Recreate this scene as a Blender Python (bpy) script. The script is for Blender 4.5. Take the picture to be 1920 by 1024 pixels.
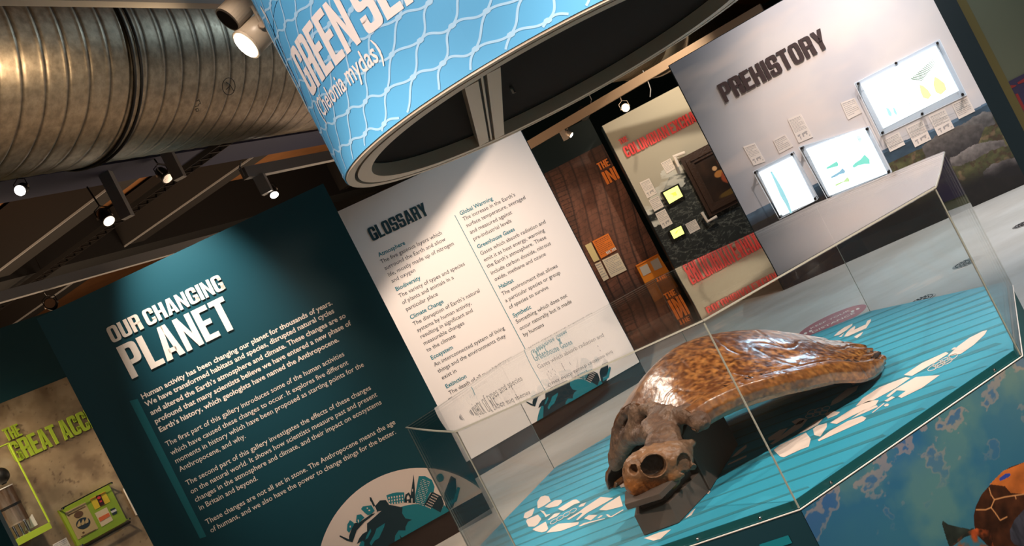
import bpy, bmesh, math, random
import numpy as np
from mathutils import Vector, Matrix
from mathutils.geometry import tessellate_polygon
random.seed(4); rng = np.random.default_rng(7)
S = bpy.context.scene
for o in list(bpy.data.objects): bpy.data.objects.remove(o)
COL = S.collection
# ---------------------------------------------------------------- camera
F = 1870.0; ROLL = math.radians(27.2); EYE = 1.5
CR, SR = math.cos(ROLL), math.sin(ROLL)
cam = bpy.data.cameras.new('camera'); cam.sensor_width = 36; cam.lens = F/1920*36; cam.clip_start = .05
co = bpy.data.objects.new('camera', cam); COL.objects.link(co)
co.matrix_world = Matrix(((CR, SR, 0, 0), (0, 0, -1, 0), (-SR, CR, 0, EYE), (0, 0, 0, 1)))
S.camera = co
# ---------------------------------------------------------------- world, exposure
w = bpy.data.worlds.new('world'); S.world = w; w.use_nodes = True
w.node_tree.nodes['Background'].inputs[0].default_value = (.95, .88, .80, 1)
w.node_tree.nodes['Background'].inputs[1].default_value = .035
S.view_settings.view_transform = 'Standard'; S.view_settings.look = 'None'
S.view_settings.gamma = 1; S.view_settings.use_curve_mapping = False
S.view_settings.exposure = 0.0
S.cycles.transparent_max_bounces = 24
S.cycles.max_bounces = 8
S.cycles.sample_clamp_indirect = 4
S.cycles.blur_glossy = .3
S.cycles.caustics_reflective = False

def spot(name, loc, tgt, power, size=45, blend=.6, col=(1, .80, .62), rad=.04):
    l = bpy.data.lights.new(name, 'SPOT'); l.energy = power; l.spot_size = math.radians(size)
    l.spot_blend = blend; l.color = col; l.shadow_soft_size = rad
    o = bpy.data.objects.new(name, l); COL.objects.link(o); o.location = loc
    o.rotation_euler = (Vector(tgt)-Vector(loc)).to_track_quat('-Z', 'Y').to_euler(); return o
def area(name, loc, tgt, power, sx, sy, col):
    l = bpy.data.lights.new(name, 'AREA'); l.shape = 'RECTANGLE'; l.size = sx; l.size_y = sy; l.energy = power; l.color = col
    o = bpy.data.objects.new(name, l); COL.objects.link(o); o.location = loc
    o.rotation_euler = (Vector(tgt)-Vector(loc)).to_track_quat('-Z', 'Y').to_euler(); return o
WARM = (1, .80, .62); NEUT = (1, .90, .80)
spot('lamp_planet', (-1.95, 6.25, 3.75), (-2.05, 7.03, 2.3), 500, 44, 1, (1, .90, .80))
spot('lamp_planet_low', (-.4, 3.4, 3.4), (-1.6, 7.1, 1.3), 120, 34, 1, WARM)
spot('lamp_glossary', (.1, 6.6, 3.6), (-.35, 9.2, 1.55), 500, 66, 1, (1, .80, .66))
spot('lamp_glossary_low', (.9, 5.0, 3.4), (-.1, 9.2, .6), 260, 48, 1, (1, .80, .66))
spot('lamp_prehistory', (3.6, 7.6, 3.8), (3.75, 10.1, 1.9), 430, 52, 1, (1, .85, .77))
spot('lamp_prehistory_side', (4.3, 6.4, 3.6), (4.4, 9.8, 1.1), 250, 52, 1, (1, .86, .80))
spot('lamp_columbian', (3.0, 10.9, 3.5), (2.6, 13.3, 2.0), 260, 60, 1, (1, .86, .66))
spot('lamp_columbian_up', (2.0, 11.0, 2.4), (2.9, 13.2, 3.1), 70, 80, 1, (1, .82, .58))
spot('lamp_duct_far', (3.4, 12.0, 2.9), (3.3, 15.5, 3.3), 60, 90, 1, (1, .82, .58))  # added fill without a fixture, brightens the far stretch of duct
spot('lamp_industrial', (1.0, 11.0, 3.3), (1.2, 13.8, 1.3), 130, 50, 1, WARM)
spot('lamp_acceleration', (-5.0, 5.7, 3.6), (-4.15, 8.2, 1.3), 430, 50, 1, (1, .84, .62), .15)
spot('lamp_acceleration_low', (-3.45, 6.2, 3.4), (-4.05, 8.3, .9), 210, 52, 1, (1, .84, .62), .12)  # second light added to lift the lower part of this panel
spot('lamp_turtle_left', (-2.2, .9, 3.6), (.3, 2.8, .9), 480, 26, .7, (1, .86, .72), .05)
spot('lamp_turtle_front', (1.5, .3, 3.7), (.5, 2.8, .9), 540, 30, .7, (1, .88, .76), .05)
spot('lamp_turtle_right', (3.2, 1.7, 3.5), (.7, 2.9, .85), 380, 30, .7, (1, .88, .78), .05)
spot('lamp_turtle_back', (-.9, 5.2, 3.6), (.2, 3.1, .85), 260, 34, .8, (1, .84, .70), .05)
spot('lamp_floor_left', (-.4, 5.6, 3.6), (.1, 6.0, 0), 620, 75, 1, WARM)
spot('lamp_sign', (-1.9, -.4, 3.1), (.10, 2.5, 2.45), 420, 40, 1, (1, .93, .88))
spot('lamp_sign_right', (1.6, -.2, 3.2), (.6, 2.4, 2.3), 110, 40, 1, (1, .93, .88))
spot('lamp_duct', (-1.6, 2.2, 2.75), (-2.6, 4.0, 3.45), 22, 70, 1, (1, .80, .56), .06)  # weak fill added for the near duct, belongs to no fixture
area('daylight_window', (4.6, 8.3, 4.3), (3.2, 6.8, 0), 160, 1.4, 2.0, (.52, .78, 1))
spot('lamp_floor_right', (5.0, 6.4, 3.8), (4.4, 8.2, 0), 520, 66, 1, (1, .92, .90))
area('gallery_glow_rear', (0, -2.4, 2.6), (0, 6, 1.6), 38, 6, 1.6, (1, .84, .68))  # unseen soft fill added behind the camera for warm ambient
area('uplight_left', (-6.0, 9.5, 1.2), (-4.5, 10.5, 4.6), 230, 2.5, 2.5, (1, .72, .46))  # added upward wash, no fixture, so the left ceiling reads brown
area('uplight_mid', (-1.0, 12.0, .6), (-1.5, 12.2, 4.6), 140, 2.5, 2.5, (1, .74, .50))  # same kind of added wash for the middle of the ceiling

# ---------------------------------------------------------------- pixel helpers (photograph frame 1920x1024)
def uv(x, y):
    X = x-960; Y = y-512
    return (X*CR - Y*SR)/F, -(X*SR + Y*CR)/F
def at_z(x, y, z):
    u, v = uv(x, y); t = (z-EYE)/v
    return Vector((u*t, t, z))
def at_y(x, y, Y):
    u, v = uv(x, y); return Vector((u*Y, Y, EYE+v*Y))
def Z(ox, oy, k):
    return lambda a, b: (ox+a/k, oy+b/k)

# ---------------------------------------------------------------- materials
MATS = {}
def lin(c):
    return tuple(((x+.055)/1.055)**2.4 if x > .04045 else x/12.92 for x in c)
def hexc(r, g, b): return lin((r/255, g/255, b/255))
def mat(name, col, rough=.6, metal=0, noise=0, nscale=8, bump=0, bscale=60, emit=0, spec=.4, coat=0):
    if name in MATS: return MATS[name]
    m = bpy.data.materials.new(name); m.use_nodes = True; nt = m.node_tree; b = nt.nodes['Principled BSDF']
    b.inputs['Base Color'].default_value = (*col, 1); b.inputs['Roughness'].default_value = rough
    b.inputs['Metallic'].default_value = metal; b.inputs['Specular IOR Level'].default_value = spec
    b.inputs['Coat Weight'].default_value = coat
    if emit: b.inputs['Emission Color'].default_value = (*col, 1); b.inputs['Emission Strength'].default_value = emit
    tc = nt.nodes.new('ShaderNodeTexCoord')
    if noise:
        n = nt.nodes.new('ShaderNodeTexNoise'); n.inputs['Scale'].default_value = nscale; n.inputs['Detail'].default_value = 6
        nt.links.new(tc.outputs['Object'], n.inputs['Vector'])
        mx = nt.nodes.new('ShaderNodeMix'); mx.data_type = 'RGBA'
        mx.inputs[6].default_value = (*[c*(1-noise) for c in col], 1); mx.inputs[7].default_value = (*[min(1, c*(1+noise)) for c in col], 1)
        nt.links.new(n.outputs['Fac'], mx.inputs[0]); nt.links.new(mx.outputs[2], b.inputs['Base Color'])
    if bump:
        n = nt.nodes.new('ShaderNodeTexNoise'); n.inputs['Scale'].default_value = bscale; n.inputs['Detail'].default_value = 4
        nt.links.new(tc.outputs['Object'], n.inputs['Vector'])
        bp = nt.nodes.new('ShaderNodeBump'); bp.inputs['Strength'].default_value = bump; bp.inputs['Distance'].default_value = .01
        nt.links.new(n.outputs['Fac'], bp.inputs['Height']); nt.links.new(bp.outputs[0], b.inputs['Normal'])
    MATS[name] = m; return m
def vmat(name, rough=.6, bump=0, bscale=60, spec=.4, coat=0, noise=.0, nscale=30):
    if name in MATS: return MATS[name]
    m = mat(name, (.5, .5, .5), rough, bump=bump, bscale=bscale, spec=spec, coat=coat); nt = m.node_tree
    a = nt.nodes.new('ShaderNodeAttribute'); a.attribute_name = 'Col'
    out = a.outputs['Color']
    if noise:
        tc = nt.nodes.new('ShaderNodeTexCoord'); n = nt.nodes.new('ShaderNodeTexNoise'); n.inputs['Scale'].default_value = nscale; n.inputs['Detail'].default_value = 8
        nt.links.new(tc.outputs['Object'], n.inputs['Vector'])
        mr = nt.nodes.new('ShaderNodeMapRange'); mr.inputs[1].default_value = .3; mr.inputs[2].default_value = .7; mr.inputs[3].default_value = 1-noise; mr.inputs[4].default_value = 1+noise
        nt.links.new(n.outputs['Fac'], mr.inputs[0])
        mx = nt.nodes.new('ShaderNodeMix'); mx.data_type = 'RGBA'; mx.blend_type = 'MULTIPLY'; mx.inputs[0].default_value = 1
        nt.links.new(out, mx.inputs[6]); nt.links.new(mr.outputs[0], mx.inputs[7]); out = mx.outputs[2]
    nt.links.new(out, nt.nodes['Principled BSDF'].inputs['Base Color']); return m
TEALD = hexc(14, 52, 58); TEAL = hexc(22, 110, 122); BLUE = hexc(56, 172, 200); PINKW = hexc(250, 228, 214)
m_teal = mat('dark_teal_paint', hexc(9, 27, 31), .5, spec=.3)
m_tealB = mat('teal_bar_print', hexc(22, 112, 122), .5)
m_white = mat('warm_white_print', hexc(240, 232, 224), .55, spec=.3)
m_lett = mat('white_lettering', hexc(246, 232, 218), .5)
m_ink = mat('dark_ink', hexc(52, 58, 66), .6)
m_inkteal = mat('teal_ink', hexc(24, 122, 138), .6)
m_titleteal = mat('title_teal', hexc(18, 58, 66), .6)
m_base = mat('dark_skirting', hexc(52, 38, 32), .5)
m_brown = mat('brown_letter', hexc(62, 46, 44), .6)
m_red = mat('red_letter', hexc(226, 62, 62), .5)
m_orange = mat('orange_letter', hexc(236, 128, 44), .5)
m_lime = mat('lime_paint', hexc(156, 176, 46), .5)
m_cap = mat('caption_card', hexc(232, 218, 206), .6)
m_black = mat('black_fabric', hexc(34, 28, 26), .9, spec=.1)
m_alu = mat('brushed_aluminium', hexc(176, 158, 142), .45, .35)
m_alu_d = mat('shadow_gap_rubber', hexc(46, 40, 36), .8)
m_chrome = mat('chrome', (.8, .8, .8), .12, 1)
m_glow = mat('lamp_glow', (1, .86, .66), emit=22)
m_glow2 = mat('small_lamp_glow', (1, .90, .80), emit=16)
m_lbox = mat('lightbox_glow', (.93, .98, 1), emit=1.9)
m_yglow = mat('screen_glow', hexc(236, 246, 130), emit=1.3)
m_dark = mat('dark_metal', hexc(34, 30, 28), .5, .5)
m_greym = mat('grey_painted_metal', hexc(128, 126, 126), .5)
m_canw = mat('grey_lamp_housing', hexc(150, 138, 124), .4)
m_foam = mat('brown_support_foam', hexc(84, 69, 60), .7, noise=.12, nscale=20)

def glass_mat(name, tint=(.97, .98, .98), ior=1.5, rough=0.0):
    m = bpy.data.materials.new(name); m.use_nodes = True; nt = m.node_tree; nt.nodes.clear()
    out = nt.nodes.new('ShaderNodeOutputMaterial'); mix = nt.nodes.new('ShaderNodeMixShader')
    tr = nt.nodes.new('ShaderNodeBsdfTransparent'); gl = nt.nodes.new('ShaderNodeBsdfGlossy'); fr = nt.nodes.new('ShaderNodeFresnel')
    ge = nt.nodes.new('ShaderNodeNewGeometry'); mi = nt.nodes.new('ShaderNodeMix')
    mi.inputs[2].default_value = ior; mi.inputs[3].default_value = 1/ior
    nt.links.new(ge.outputs['Backfacing'], mi.inputs[0]); nt.links.new(mi.outputs[0], fr.inputs['IOR'])
    tr.inputs[0].default_value = (*tint, 1); gl.inputs['Roughness'].default_value = rough; gl.inputs[0].default_value = (.96, .96, .95, 1)
    nt.links.new(fr.outputs[0], mix.inputs[0]); nt.links.new(tr.outputs[0], mix.inputs[1]); nt.links.new(gl.outputs[0], mix.inputs[2])
    nt.links.new(mix.outputs[0], out.inputs[0]); return m
m_acr = glass_mat('clear_acrylic')
m_lid = glass_mat('clear_acrylic_lid', ior=1.6)
m_edge = mat('acrylic_edge', hexc(176, 172, 158), .3)

# ---------------------------------------------------------------- objects
def tag(o, label=None, cat=None, group=None, kind=None):
    if label: o['label'] = label
    if cat: o['category'] = cat
    if group: o['group'] = group
    if kind: o['kind'] = kind
    return o
def empty(name, loc=(0, 0, 0), rz=0, label=None, cat=None, group=None):
    o = bpy.data.objects.new(name, None); o.empty_display_size = .1; COL.objects.link(o); o.location = loc; o.rotation_euler = (0, 0, rz)
    return tag(o, label, cat, group)
def mesh(name, V, Fc, m, parent=None, smooth=False):
    me = bpy.data.meshes.new(name); me.from_pydata([tuple(v) for v in V], [], [tuple(f) for f in Fc]); me.update()
    if m: me.materials.append(m)
    if smooth: me.polygons.foreach_set('use_smooth', [True]*len(me.polygons))
    o = bpy.data.objects.new(name, me); COL.objects.link(o)
    if parent is not None: o.parent = parent
    return o
class G:
    """geometry collector"""
    def __init__(s): s.v = []; s.f = []
    def add(s, V, Fc):
        n = len(s.v); s.v += [tuple(v) for v in V]; s.f += [tuple(i+n for i in f) for f in Fc]; return s
    def box(s, x0, x1, y0, y1, z0, z1, M=None):
        V = [Vector((x, y, z)) for z in (z0, z1) for y in (y0, y1) for x in (x0, x1)]
        if M: V = [M @ v for v in V]
        return s.add(V, [(0, 2, 3, 1), (4, 5, 7, 6), (0, 1, 5, 4), (2, 6, 7, 3), (0, 4, 6, 2), (1, 3, 7, 5)])
    def prism(s, pts, y0, y1):
        """polygon pts (x,z) extruded along local y from y0 (front) to y1"""
        p = [Vector((a, b, 0)) for a, b in pts]; n = len(p)
        tri = tessellate_polygon([p]); V = [(a, y0, b) for a, b in pts]+[(a, y1, b) for a, b in pts]
        Fc = [tuple(t) for t in tri]+[tuple(i+n for i in reversed(t)) for t in tri]
        Fc += [(i, (i+1) % n, (i+1) % n+n, i+n) for i in range(n)]
        return s.add(V, Fc)
    def flat(s, pts, y):
        p = [Vector((a, b, 0)) for a, b in pts]
        return s.add([(a, y, b) for a, b in pts], [tuple(t) for t in tessellate_polygon([p])])
    def hprism(s, pts, z0, z1):
        p = [Vector((a, b, 0)) for a, b in pts]; n = len(p); tri = tessellate_polygon([p])
        V = [(a, b, z0) for a, b in pts]+[(a, b, z1) for a, b in pts]
        Fc = [tuple(t) for t in tri]+[tuple(i+n for i in t) for t in tri]+[(i, (i+1) % n, (i+1) % n+n, i+n) for i in range(n)]
        return s.add(V, Fc)
    def tube(s, P, r, n=10, cap=True):
        P = [Vector(p) for p in P]; V = []; Fc = []
        for i, p in enumerate(P):
            d = (P[min(i+1, len(P)-1)]-P[max(i-1, 0)]).normalized()
            a = d.orthogonal().normalized() if i == 0 else (a-d*a.dot(d)).normalized()
            b = d.cross(a); rr = r[i] if isinstance(r, (list, tuple)) else r
            V += [p+(a*math.cos(2*math.pi*k/n)+b*math.sin(2*math.pi*k/n))*rr for k in range(n)]
        for i in range(len(P)-1):
            for k in range(n): Fc.append((i*n+k, i*n+(k+1) % n, (i+1)*n+(k+1) % n, (i+1)*n+k))
        if cap: Fc += [tuple(range(n))[::-1], tuple((len(P)-1)*n+k for k in range(n))]
        return s.add(V, Fc)
    def obj(s, name, m, parent=None, smooth=False):
        o = mesh(name, s.v, s.f, m, parent, smooth)
        bm = bmesh.new(); bm.from_mesh(o.data); bmesh.ops.recalc_face_normals(bm, faces=bm.faces); bm.to_mesh(o.data); bm.free()
        return o

# ---------------------------------------------------------------- heavy condensed letters
def rr(t, x0, z0, x1, z1, r):
    """point on rounded rect boundary, t in [0,1) counter-clockwise from right-middle"""
    cx, cz = (x0+x1)/2, (z0+z1)/2; a = t*2*math.pi; c, s_ = math.cos(a), math.sin(a)
    n = 5.0 if r else 30
    hw, hh = (x1-x0)/2, (z1-z0)/2
    k = (abs(c)**n+abs(s_)**n)**(-1/n)
    return (cx+hw*c*k, cz+hh*s_*k)
def band(x0, z0, x1, z1, sw, bh, t0=0, t1=1, n=36):
    Q = []
    for i in range(n):
        a, b = t0+(t1-t0)*i/n, t0+(t1-t0)*(i+1)/n
        o1, o2 = rr(a, x0, z0, x1, z1, 1), rr(b, x0, z0, x1, z1, 1)
        i1, i2 = rr(a, x0+sw, z0+bh, x1-sw, z1-bh, 1), rr(b, x0+sw, z0+bh, x1-sw, z1-bh, 1)
        Q.append([o1, o2, i2, i1])
    return Q
def R(x0, z0, x1, z1): return [(x0, z0), (x1, z0), (x1, z1), (x0, z1)]
W_, T_, B_ = .46, .165, .15   # width, stem, bar (cap height 1)
def glyph(c):
    w, t, b = W_, T_, B_
    if c == 'I': return [R(0, 0, t, 1)], t
    if c == '1': return [R(.06, 0, .06+t, 1), [(0, .72), (.08, .72), (.08, .9), (0, .84)]], .06+t
    if c == 'L': return [R(0, 0, t, 1), R(t, 0, .38, b)], .38
    if c == 'E': return [R(0, 0, t, 1), R(t, 0, .4, b), R(t, 1-b, .4, 1), R(t, .44, .36, .44+b)], .4
    if c == 'H': return [R(0, 0, t, 1), R(w-t, 0, w, 1), R(t, .43, w-t, .43+b)], w
    if c == 'T': return [R(.13, 0, .13+t, 1), R(0, 1-b, .13, 1), R(.13+t, 1-b, .26+t, 1)], .26+t
    if c == 'N': return [R(0, 0, t*.85, 1), R(w-t*.85, 0, w, 1), [(t*.8, 1), (t*.8, .62), (w-t*.8, 0), (w-t*.8, .38)]], w
    if c == 'M': return [R(0, 0, t*.9, 1), R(.6-t*.9, 0, .6, 1), [(t*.9, 1), (t*.9, .6), (.3, .0), (.3, .42)], [(.6-t*.9, 1), (.3, .42), (.3, 0), (.6-t*.9, .6)]], .6
    if c == 'A': return [[(0, 0), (.16, 0), (.27, 1), (.14, 1)], [(.49, 0), (.33, 0), (.22, 1), (.35, 1)], R(.14, .18, .35, .31)], .49
    if c == 'Y': return [R(.155, 0, .155+t, .45), [(0, 1), (.17, 1), (.28, .55), (.24, .38), (.155, .38)], [(.475, 1), (.305, 1), (.2, .55), (.24, .38), (.32, .38)]], .475
    if c == 'X': return [[(0, 0), (.17, 0), (.47, 1), (.3, 1)], [(.3, 0), (.47, 0), (.17, 1), (0, 1)]], .47
    if c == 'U': return band(0, 0, w, 1.5, t, b, .5, 1.0)[2:] and (band(0, 0, w, .8, t, b, .5, 1.0)+[R(0, .4, t, 1), R(w-t, .4, w, 1)]), w
    if c == 'O': return band(0, 0, w, 1, t, b), w
    if c == 'D': return [R(0, 0, t, 1)]+band(-.12, 0, w, 1, t, b, -.25, .25), w
    if c == 'P': return [R(0, 0, t, 1)]+band(-.12, .38, w, 1, t, b*.9, -.25, .25), w
    if c == 'R': return [R(0, 0, t, 1)]+band(-.12, .42, w, 1, t, b*.9, -.25, .25)+[[(w-t-.02, 0), (w+.01, 0), (w-.01, .5), (w-t-.02, .5)]], w
    if c == 'B': return [R(0, 0, t, 1)]+band(-.12, 0, w, .57, t, b*.9, -.25, .25)+band(-.12, .43, w, 1, t, b*.9, -.25, .25), w
    if c == 'C': return band(0, 0, w, 1, t, b, .06, .94)+[R(w-t, .2, w, .38), R(w-t, .62, w, .8)], w
    if c == 'G': return band(0, 0, w, 1, t, b, .06, .94)+[R(w-t, 0.03, w, .5), R(w*.52, .38, w, .5), R(w-t, .64, w, .8)], w
    if c == 'S': return band(0, .42, w, 1, t, b*.95, .02, .75)+band(0, 0, w, .57, t, b*.95, -.48, .25)+[R(w-t, .66, w, .76), R(0, .22, t, .33)], w
    if c == '8': return band(.02, .45, w-.02, 1, t*.9, b*.8)+band(0, 0, w, .56, t*.9, b*.8), w
    if c == '3': return band(0, .45, w, 1, t*.9, b*.8, -.25, .42)+band(0, 0, w, .56, t*.9, b*.8, -.42, .25), w
    return [], .2
def word_polys(txt, gap=.055):
    """returns list of (letter polys, x offset) in cap-height units and total width"""
    x = 0; L = []
    for c in txt:
        if c == ' ': x += .15; continue
        P, wd = glyph(c); L.append([[(a+x, b) for a, b in p] for p in P]); x += wd+gap
    return L, x-gap
# ---------------------------------------------------------------- body text through the built-in font
_tc = bpy.data.curves.new('textcurve', 'FONT'); _to = bpy.data.objects.new('textcurve', _tc); COL.objects.link(_to)
_tc.resolution_u = 2
def text_mesh(s, bold=0.0):
    _tc.body = s; _tc.offset = bold; _tc.size = 1
    dg = bpy.context.evaluated_depsgraph_get(); dg.update()
    e = _to.evaluated_get(dg); me = e.to_mesh()
    V = [(v.co.x, v.co.y) for v in me.vertices]; Fc = [tuple(p.vertices) for p in me.polygons]
    e.to_mesh_clear(); return V, Fc
CAPH = max(v[1] for v in text_mesh('H')[0])

# ---------------------------------------------------------------- display panel frame
class Panel:
    def __init__(s, P0, P1, name, label, cat, H, T, body, group=None, base=0):
        """P0, P1 plan points (left, right as seen)"""
        s.p0 = Vector((P0[0], P0[1], 0)); d = Vector((P1[0]-P0[0], P1[1]-P0[1], 0)); s.W = d.length; s.d = d.normalized()
        s.n = Vector((s.d.y, -s.d.x, 0)); s.H = H
        s.root = empty(name, s.p0, math.atan2(s.d.y, s.d.x), label, cat, group)
        g = G().box(0, s.W, 0, T, base, H); s.board = g.obj('board', body, s.root)
    def px(s, x, y):
        u, v = uv(x, y); r = Vector((u, 1, v)); o = Vector((0, 0, EYE))
        t = (s.p0-o).dot(s.n)/r.dot(s.n); q = o+r*t-s.p0
        return q.dot(s.d), q.z
    def poly(s, name, pts, m, off=.002, img=True, depth=None, parent=None):
        P = [s.px(*p) for p in pts] if img else pts
        g = G()
        if depth: g.prism(P, -off-depth, -off)
        else: g.flat(P, -off)
        return g.obj(name, m, parent or s.root)
    def clip(s, P, x0=0, x1=None, z0=0, z1=None):
        x1 = s.W if x1 is None else x1; z1 = s.H if z1 is None else z1
        def cl(P, f, g_):
            O = []
            for i in range(len(P)):
                a, b = P[i], P[(i+1) % len(P)]; fa, fb = f(a), f(b)
                if fa >= 0: O.append(a)
                if fa*fb < 0: k = fa/(fa-fb); O.append((a[0]+(b[0]-a[0])*k, a[1]+(b[1]-a[1])*k))
            return O
        for f in (lambda p: p[0]-x0, lambda p: x1-p[0], lambda p: p[1]-z0, lambda p: z1-p[1]): P = cl(P, f, None) if P else P
        return P
    def title(s, txt, bl, br, hpx, m, depth=.0, name='title', each=False, off=.002, xmax=None, full=None):
        """heavy lettering from bottom-left pixel to bottom-right pixel; hpx: top-left pixel of first letter"""
        a = s.px(*bl); b = s.px(*br); t = s.px(*hpx); h = t[1]-a[1]
        L, wd = word_polys(txt); kx = (b[0]-a[0])/wd; ang = (b[1]-a[1])/(b[0]-a[0]) if abs(b[1]-a[1]) > .3 else 0
        if full: L, _ = word_polys(full)
        out = []; g = G()
        for P in L:
            if each: g = G()
            for p in P:
                q = [(a[0]+x*kx, a[1]+z*h) for x, z in p]; q = s.clip(q, 0, s.W)
                if len(q) < 3: continue
                if depth: g.prism(q, -off-depth, -off)
                else: g.flat(q, -off)
            if each and g.v: out.append(g.obj(name, m, s.root))
        if not each: out.append(g.obj(name, m, s.root))
        return out
    def lines(s, name, rows, m, cap, kx, bold=0, off=.002):
        """rows: (text, pixel of baseline start); cap height in metres; kx horizontal squeeze"""
        g = G(); k = cap/CAPH
        for txt, p in rows:
            a = s.px(*p); V, Fc = text_mesh(txt, bold)
            g.add([(a[0]+x*k*kx, -off, a[1]+y*k) for x, y in V], Fc)
        return mesh(name, g.v, g.f, m, s.root)
def mural(panel, name, x0, x1, z0, z1, nx, nz, fn, off=.0015, parent=None, rough=.6):
    """flat print: fine grid, colours evaluated by fn(X,Z)->rgb (sRGB 0..1)"""
    xs = np.linspace(x0, x1, nx); zs = np.linspace(z0, z1, nz); X, Zz = np.meshgrid(xs, zs)
    C = np.clip(fn(X, Zz), 0, 1); L = np.where(C > .04045, ((C+.055)/1.055)**2.4, C/12.92)
    V = np.stack([X, np.full_like(X, -off), Zz], -1).reshape(-1, 3)
    me = bpy.data.meshes.new(name); nq = (nx-1)*(nz-1)
    i = np.arange(nx*nz).reshape(nz, nx); Q = np.stack([i[:-1, :-1], i[:-1, 1:], i[1:, 1:], i[1:, :-1]], -1).reshape(-1)
    me.vertices.add(nx*nz); me.vertices.foreach_set('co', V.ravel()); me.loops.add(nq*4); me.loops.foreach_set('vertex_index', Q)
    me.polygons.add(nq); me.polygons.foreach_set('loop_start', np.arange(nq)*4); me.polygons.foreach_set('loop_total', np.full(nq, 4)); me.update()
    a = me.color_attributes.new('Col', 'FLOAT_COLOR', 'POINT'); a.data.foreach_set('color', np.concatenate([L.reshape(-1, 3), np.ones((nx*nz, 1))], 1).ravel())
    me.materials.append(vmat('printed_mural_%d' % int(rough*100), rough))
    o = bpy.data.objects.new(name, me); COL.objects.link(o); o.parent = parent or panel.root
    return o
def inpoly(X, Zz, P):
    r = np.zeros(X.shape, bool); n = len(P)
    for i in range(n):
        (x1, y1), (x2, y2) = P[i], P[(i+1) % n]
        c = ((y1 > Zz) != (y2 > Zz)) & (X < (x2-x1)*(Zz-y1)/(y2-y1+1e-12)+x1); r ^= c
    return r
_tab = rng.random((64, 64))
def noise2(X, Y, sc, oct=4):
    r = 0; a = 1; tot = 0
    for k in range(oct):
        x = X*sc; y = Y*sc; i = np.floor(x).astype(int); j = np.floor(y).astype(int); fx = x-i; fy = y-j
        fx = fx*fx*(3-2*fx); fy = fy*fy*(3-2*fy)
        g = lambda p, q: _tab[(p+k*7) % 64, (q+k*13) % 64]
        r = r+a*((g(i, j)*(1-fx)+g(i+1, j)*fx)*(1-fy)+(g(i, j+1)*(1-fx)+g(i+1, j+1)*fx)*fy); tot += a; a *= .5; sc *= 2.03
    return r/tot
def rgb(r, g, b): return np.array([r, g, b])/255.
def lay(C, mask, col):
    m = np.asarray(mask, float)[..., None]; return C*(1-m)+np.asarray(col)*m
def shade(col, n): return np.asarray(col)*n[..., None]
def ramp(v, a, b): return np.clip((v-a)/(b-a), 0, 1)
# ================================================================ the room
def vnoise_mat(name, c1, c2, sc, rough, c3=None, stretch=None, spec=.3, bump=.0):
    m = mat(name, c1, rough, spec=spec, bump=bump, bscale=sc*4); nt = m.node_tree; b = nt.nodes['Principled BSDF']
    tc = nt.nodes.new('ShaderNodeTexCoord'); mp = nt.nodes.new('ShaderNodeMapping'); n = nt.nodes.new('ShaderNodeTexNoise')
    if stretch: mp.inputs['Scale'].default_value = stretch[:3]; mp.inputs['Rotation'].default_value = (0, 0, stretch[3])
    n.inputs['Scale'].default_value = sc; n.inputs['Detail'].default_value = 8; n.inputs['Roughness'].default_value = .62
    cr = nt.nodes.new('ShaderNodeValToRGB'); e = cr.color_ramp.elements; e[0].position = .36; e[0].color = (*c1, 1); e[1].position = .66; e[1].color = (*c2, 1)
    if c3: q = cr.color_ramp.elements.new(.5); q.color = (*c3, 1)
    nt.links.new(tc.outputs['Object'], mp.inputs[0]); nt.links.new(mp.outputs[0], n.inputs['Vector']); nt.links.new(n.outputs['Fac'], cr.inputs[0]); nt.links.new(cr.outputs[0], b.inputs['Base Color']); return m
m_floor = vnoise_mat('painted_concrete_floor', hexc(190, 178, 164), hexc(208, 198, 186), 1.1, .45, stretch=(1, 2.0, 1, .35), spec=.35)
m_ceil = vnoise_mat('brown_ceiling', hexc(126, 84, 50), hexc(150, 102, 62), 1.2, .8)
m_wall = mat('back_wall_teal', hexc(10, 40, 46), .8)
g = G().box(-9, 9, -3, 25, -.2, 0); tag(g.obj('floor', m_floor), kind='structure')
g = G().box(-9, 9, -3, 25, 4.6, 4.8); tag(g.obj('ceiling', m_ceil), kind='structure')
g = G().box(-9, 9, 24.8, 25, 0, 4.6); tag(g.obj('wall_back', m_wall), kind='structure')
g = G().box(-9.2, -9, -3, 25, 0, 4.6); tag(g.obj('wall_left', m_wall), kind='structure')
g = G().box(9, 9.2, -3, 25, 0, 4.6); tag(g.obj('wall_far_right', m_wall), kind='structure')
g = G().box(-9, 9, -3.2, -3, 0, 4.6); tag(g.obj('wall_rear', m_wall), kind='structure')
D_ = Vector((.484, .875, 0)); E_ = Vector((.875, -.484, 0))
def along(name, p, d, a, b, w, h, m, parent=None, **k):
    """bar through point p (bottom centre) along direction d"""
    n = Vector((-d.y, d.x, 0)); M = Matrix(((d.x, n.x, 0, p.x), (d.y, n.y, 0, p.y), (0, 0, 1, p.z), (0, 0, 0, 1)))
    o = G().box(a, b, -w/2, w/2, 0, h, M).obj(name, m, parent)
    return tag(o, **k)
m_beam = mat('dark_ceiling_beam', hexc(24, 20, 18), .7)
for i, (x, y) in enumerate([(60, 472), (183, 504), (618, 372), (640, 402), (-60, 400)]):
    p = at_z(x, y, 4.05)
    e_ = -4.75-p.dot(E_)
    e_ = -e_ if False else (-4.75-p.dot(E_))
    along('trim_%d' % (i+1), p, E_, -7, e_, .34 if i < 2 else .2, .5, m_beam, kind='structure')
    if i < 2:
        along('trim_%d' % (i+11), p+Vector((0, -.19, -.02)), E_, -7, e_, .012, .02, m_greym, kind='structure')
along('trim_6', at_z(150, 500, 4.0), D_, -9, 9, .5, .6, mat('black_downstand', hexc(14, 12, 12), .9), kind='structure')
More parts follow.
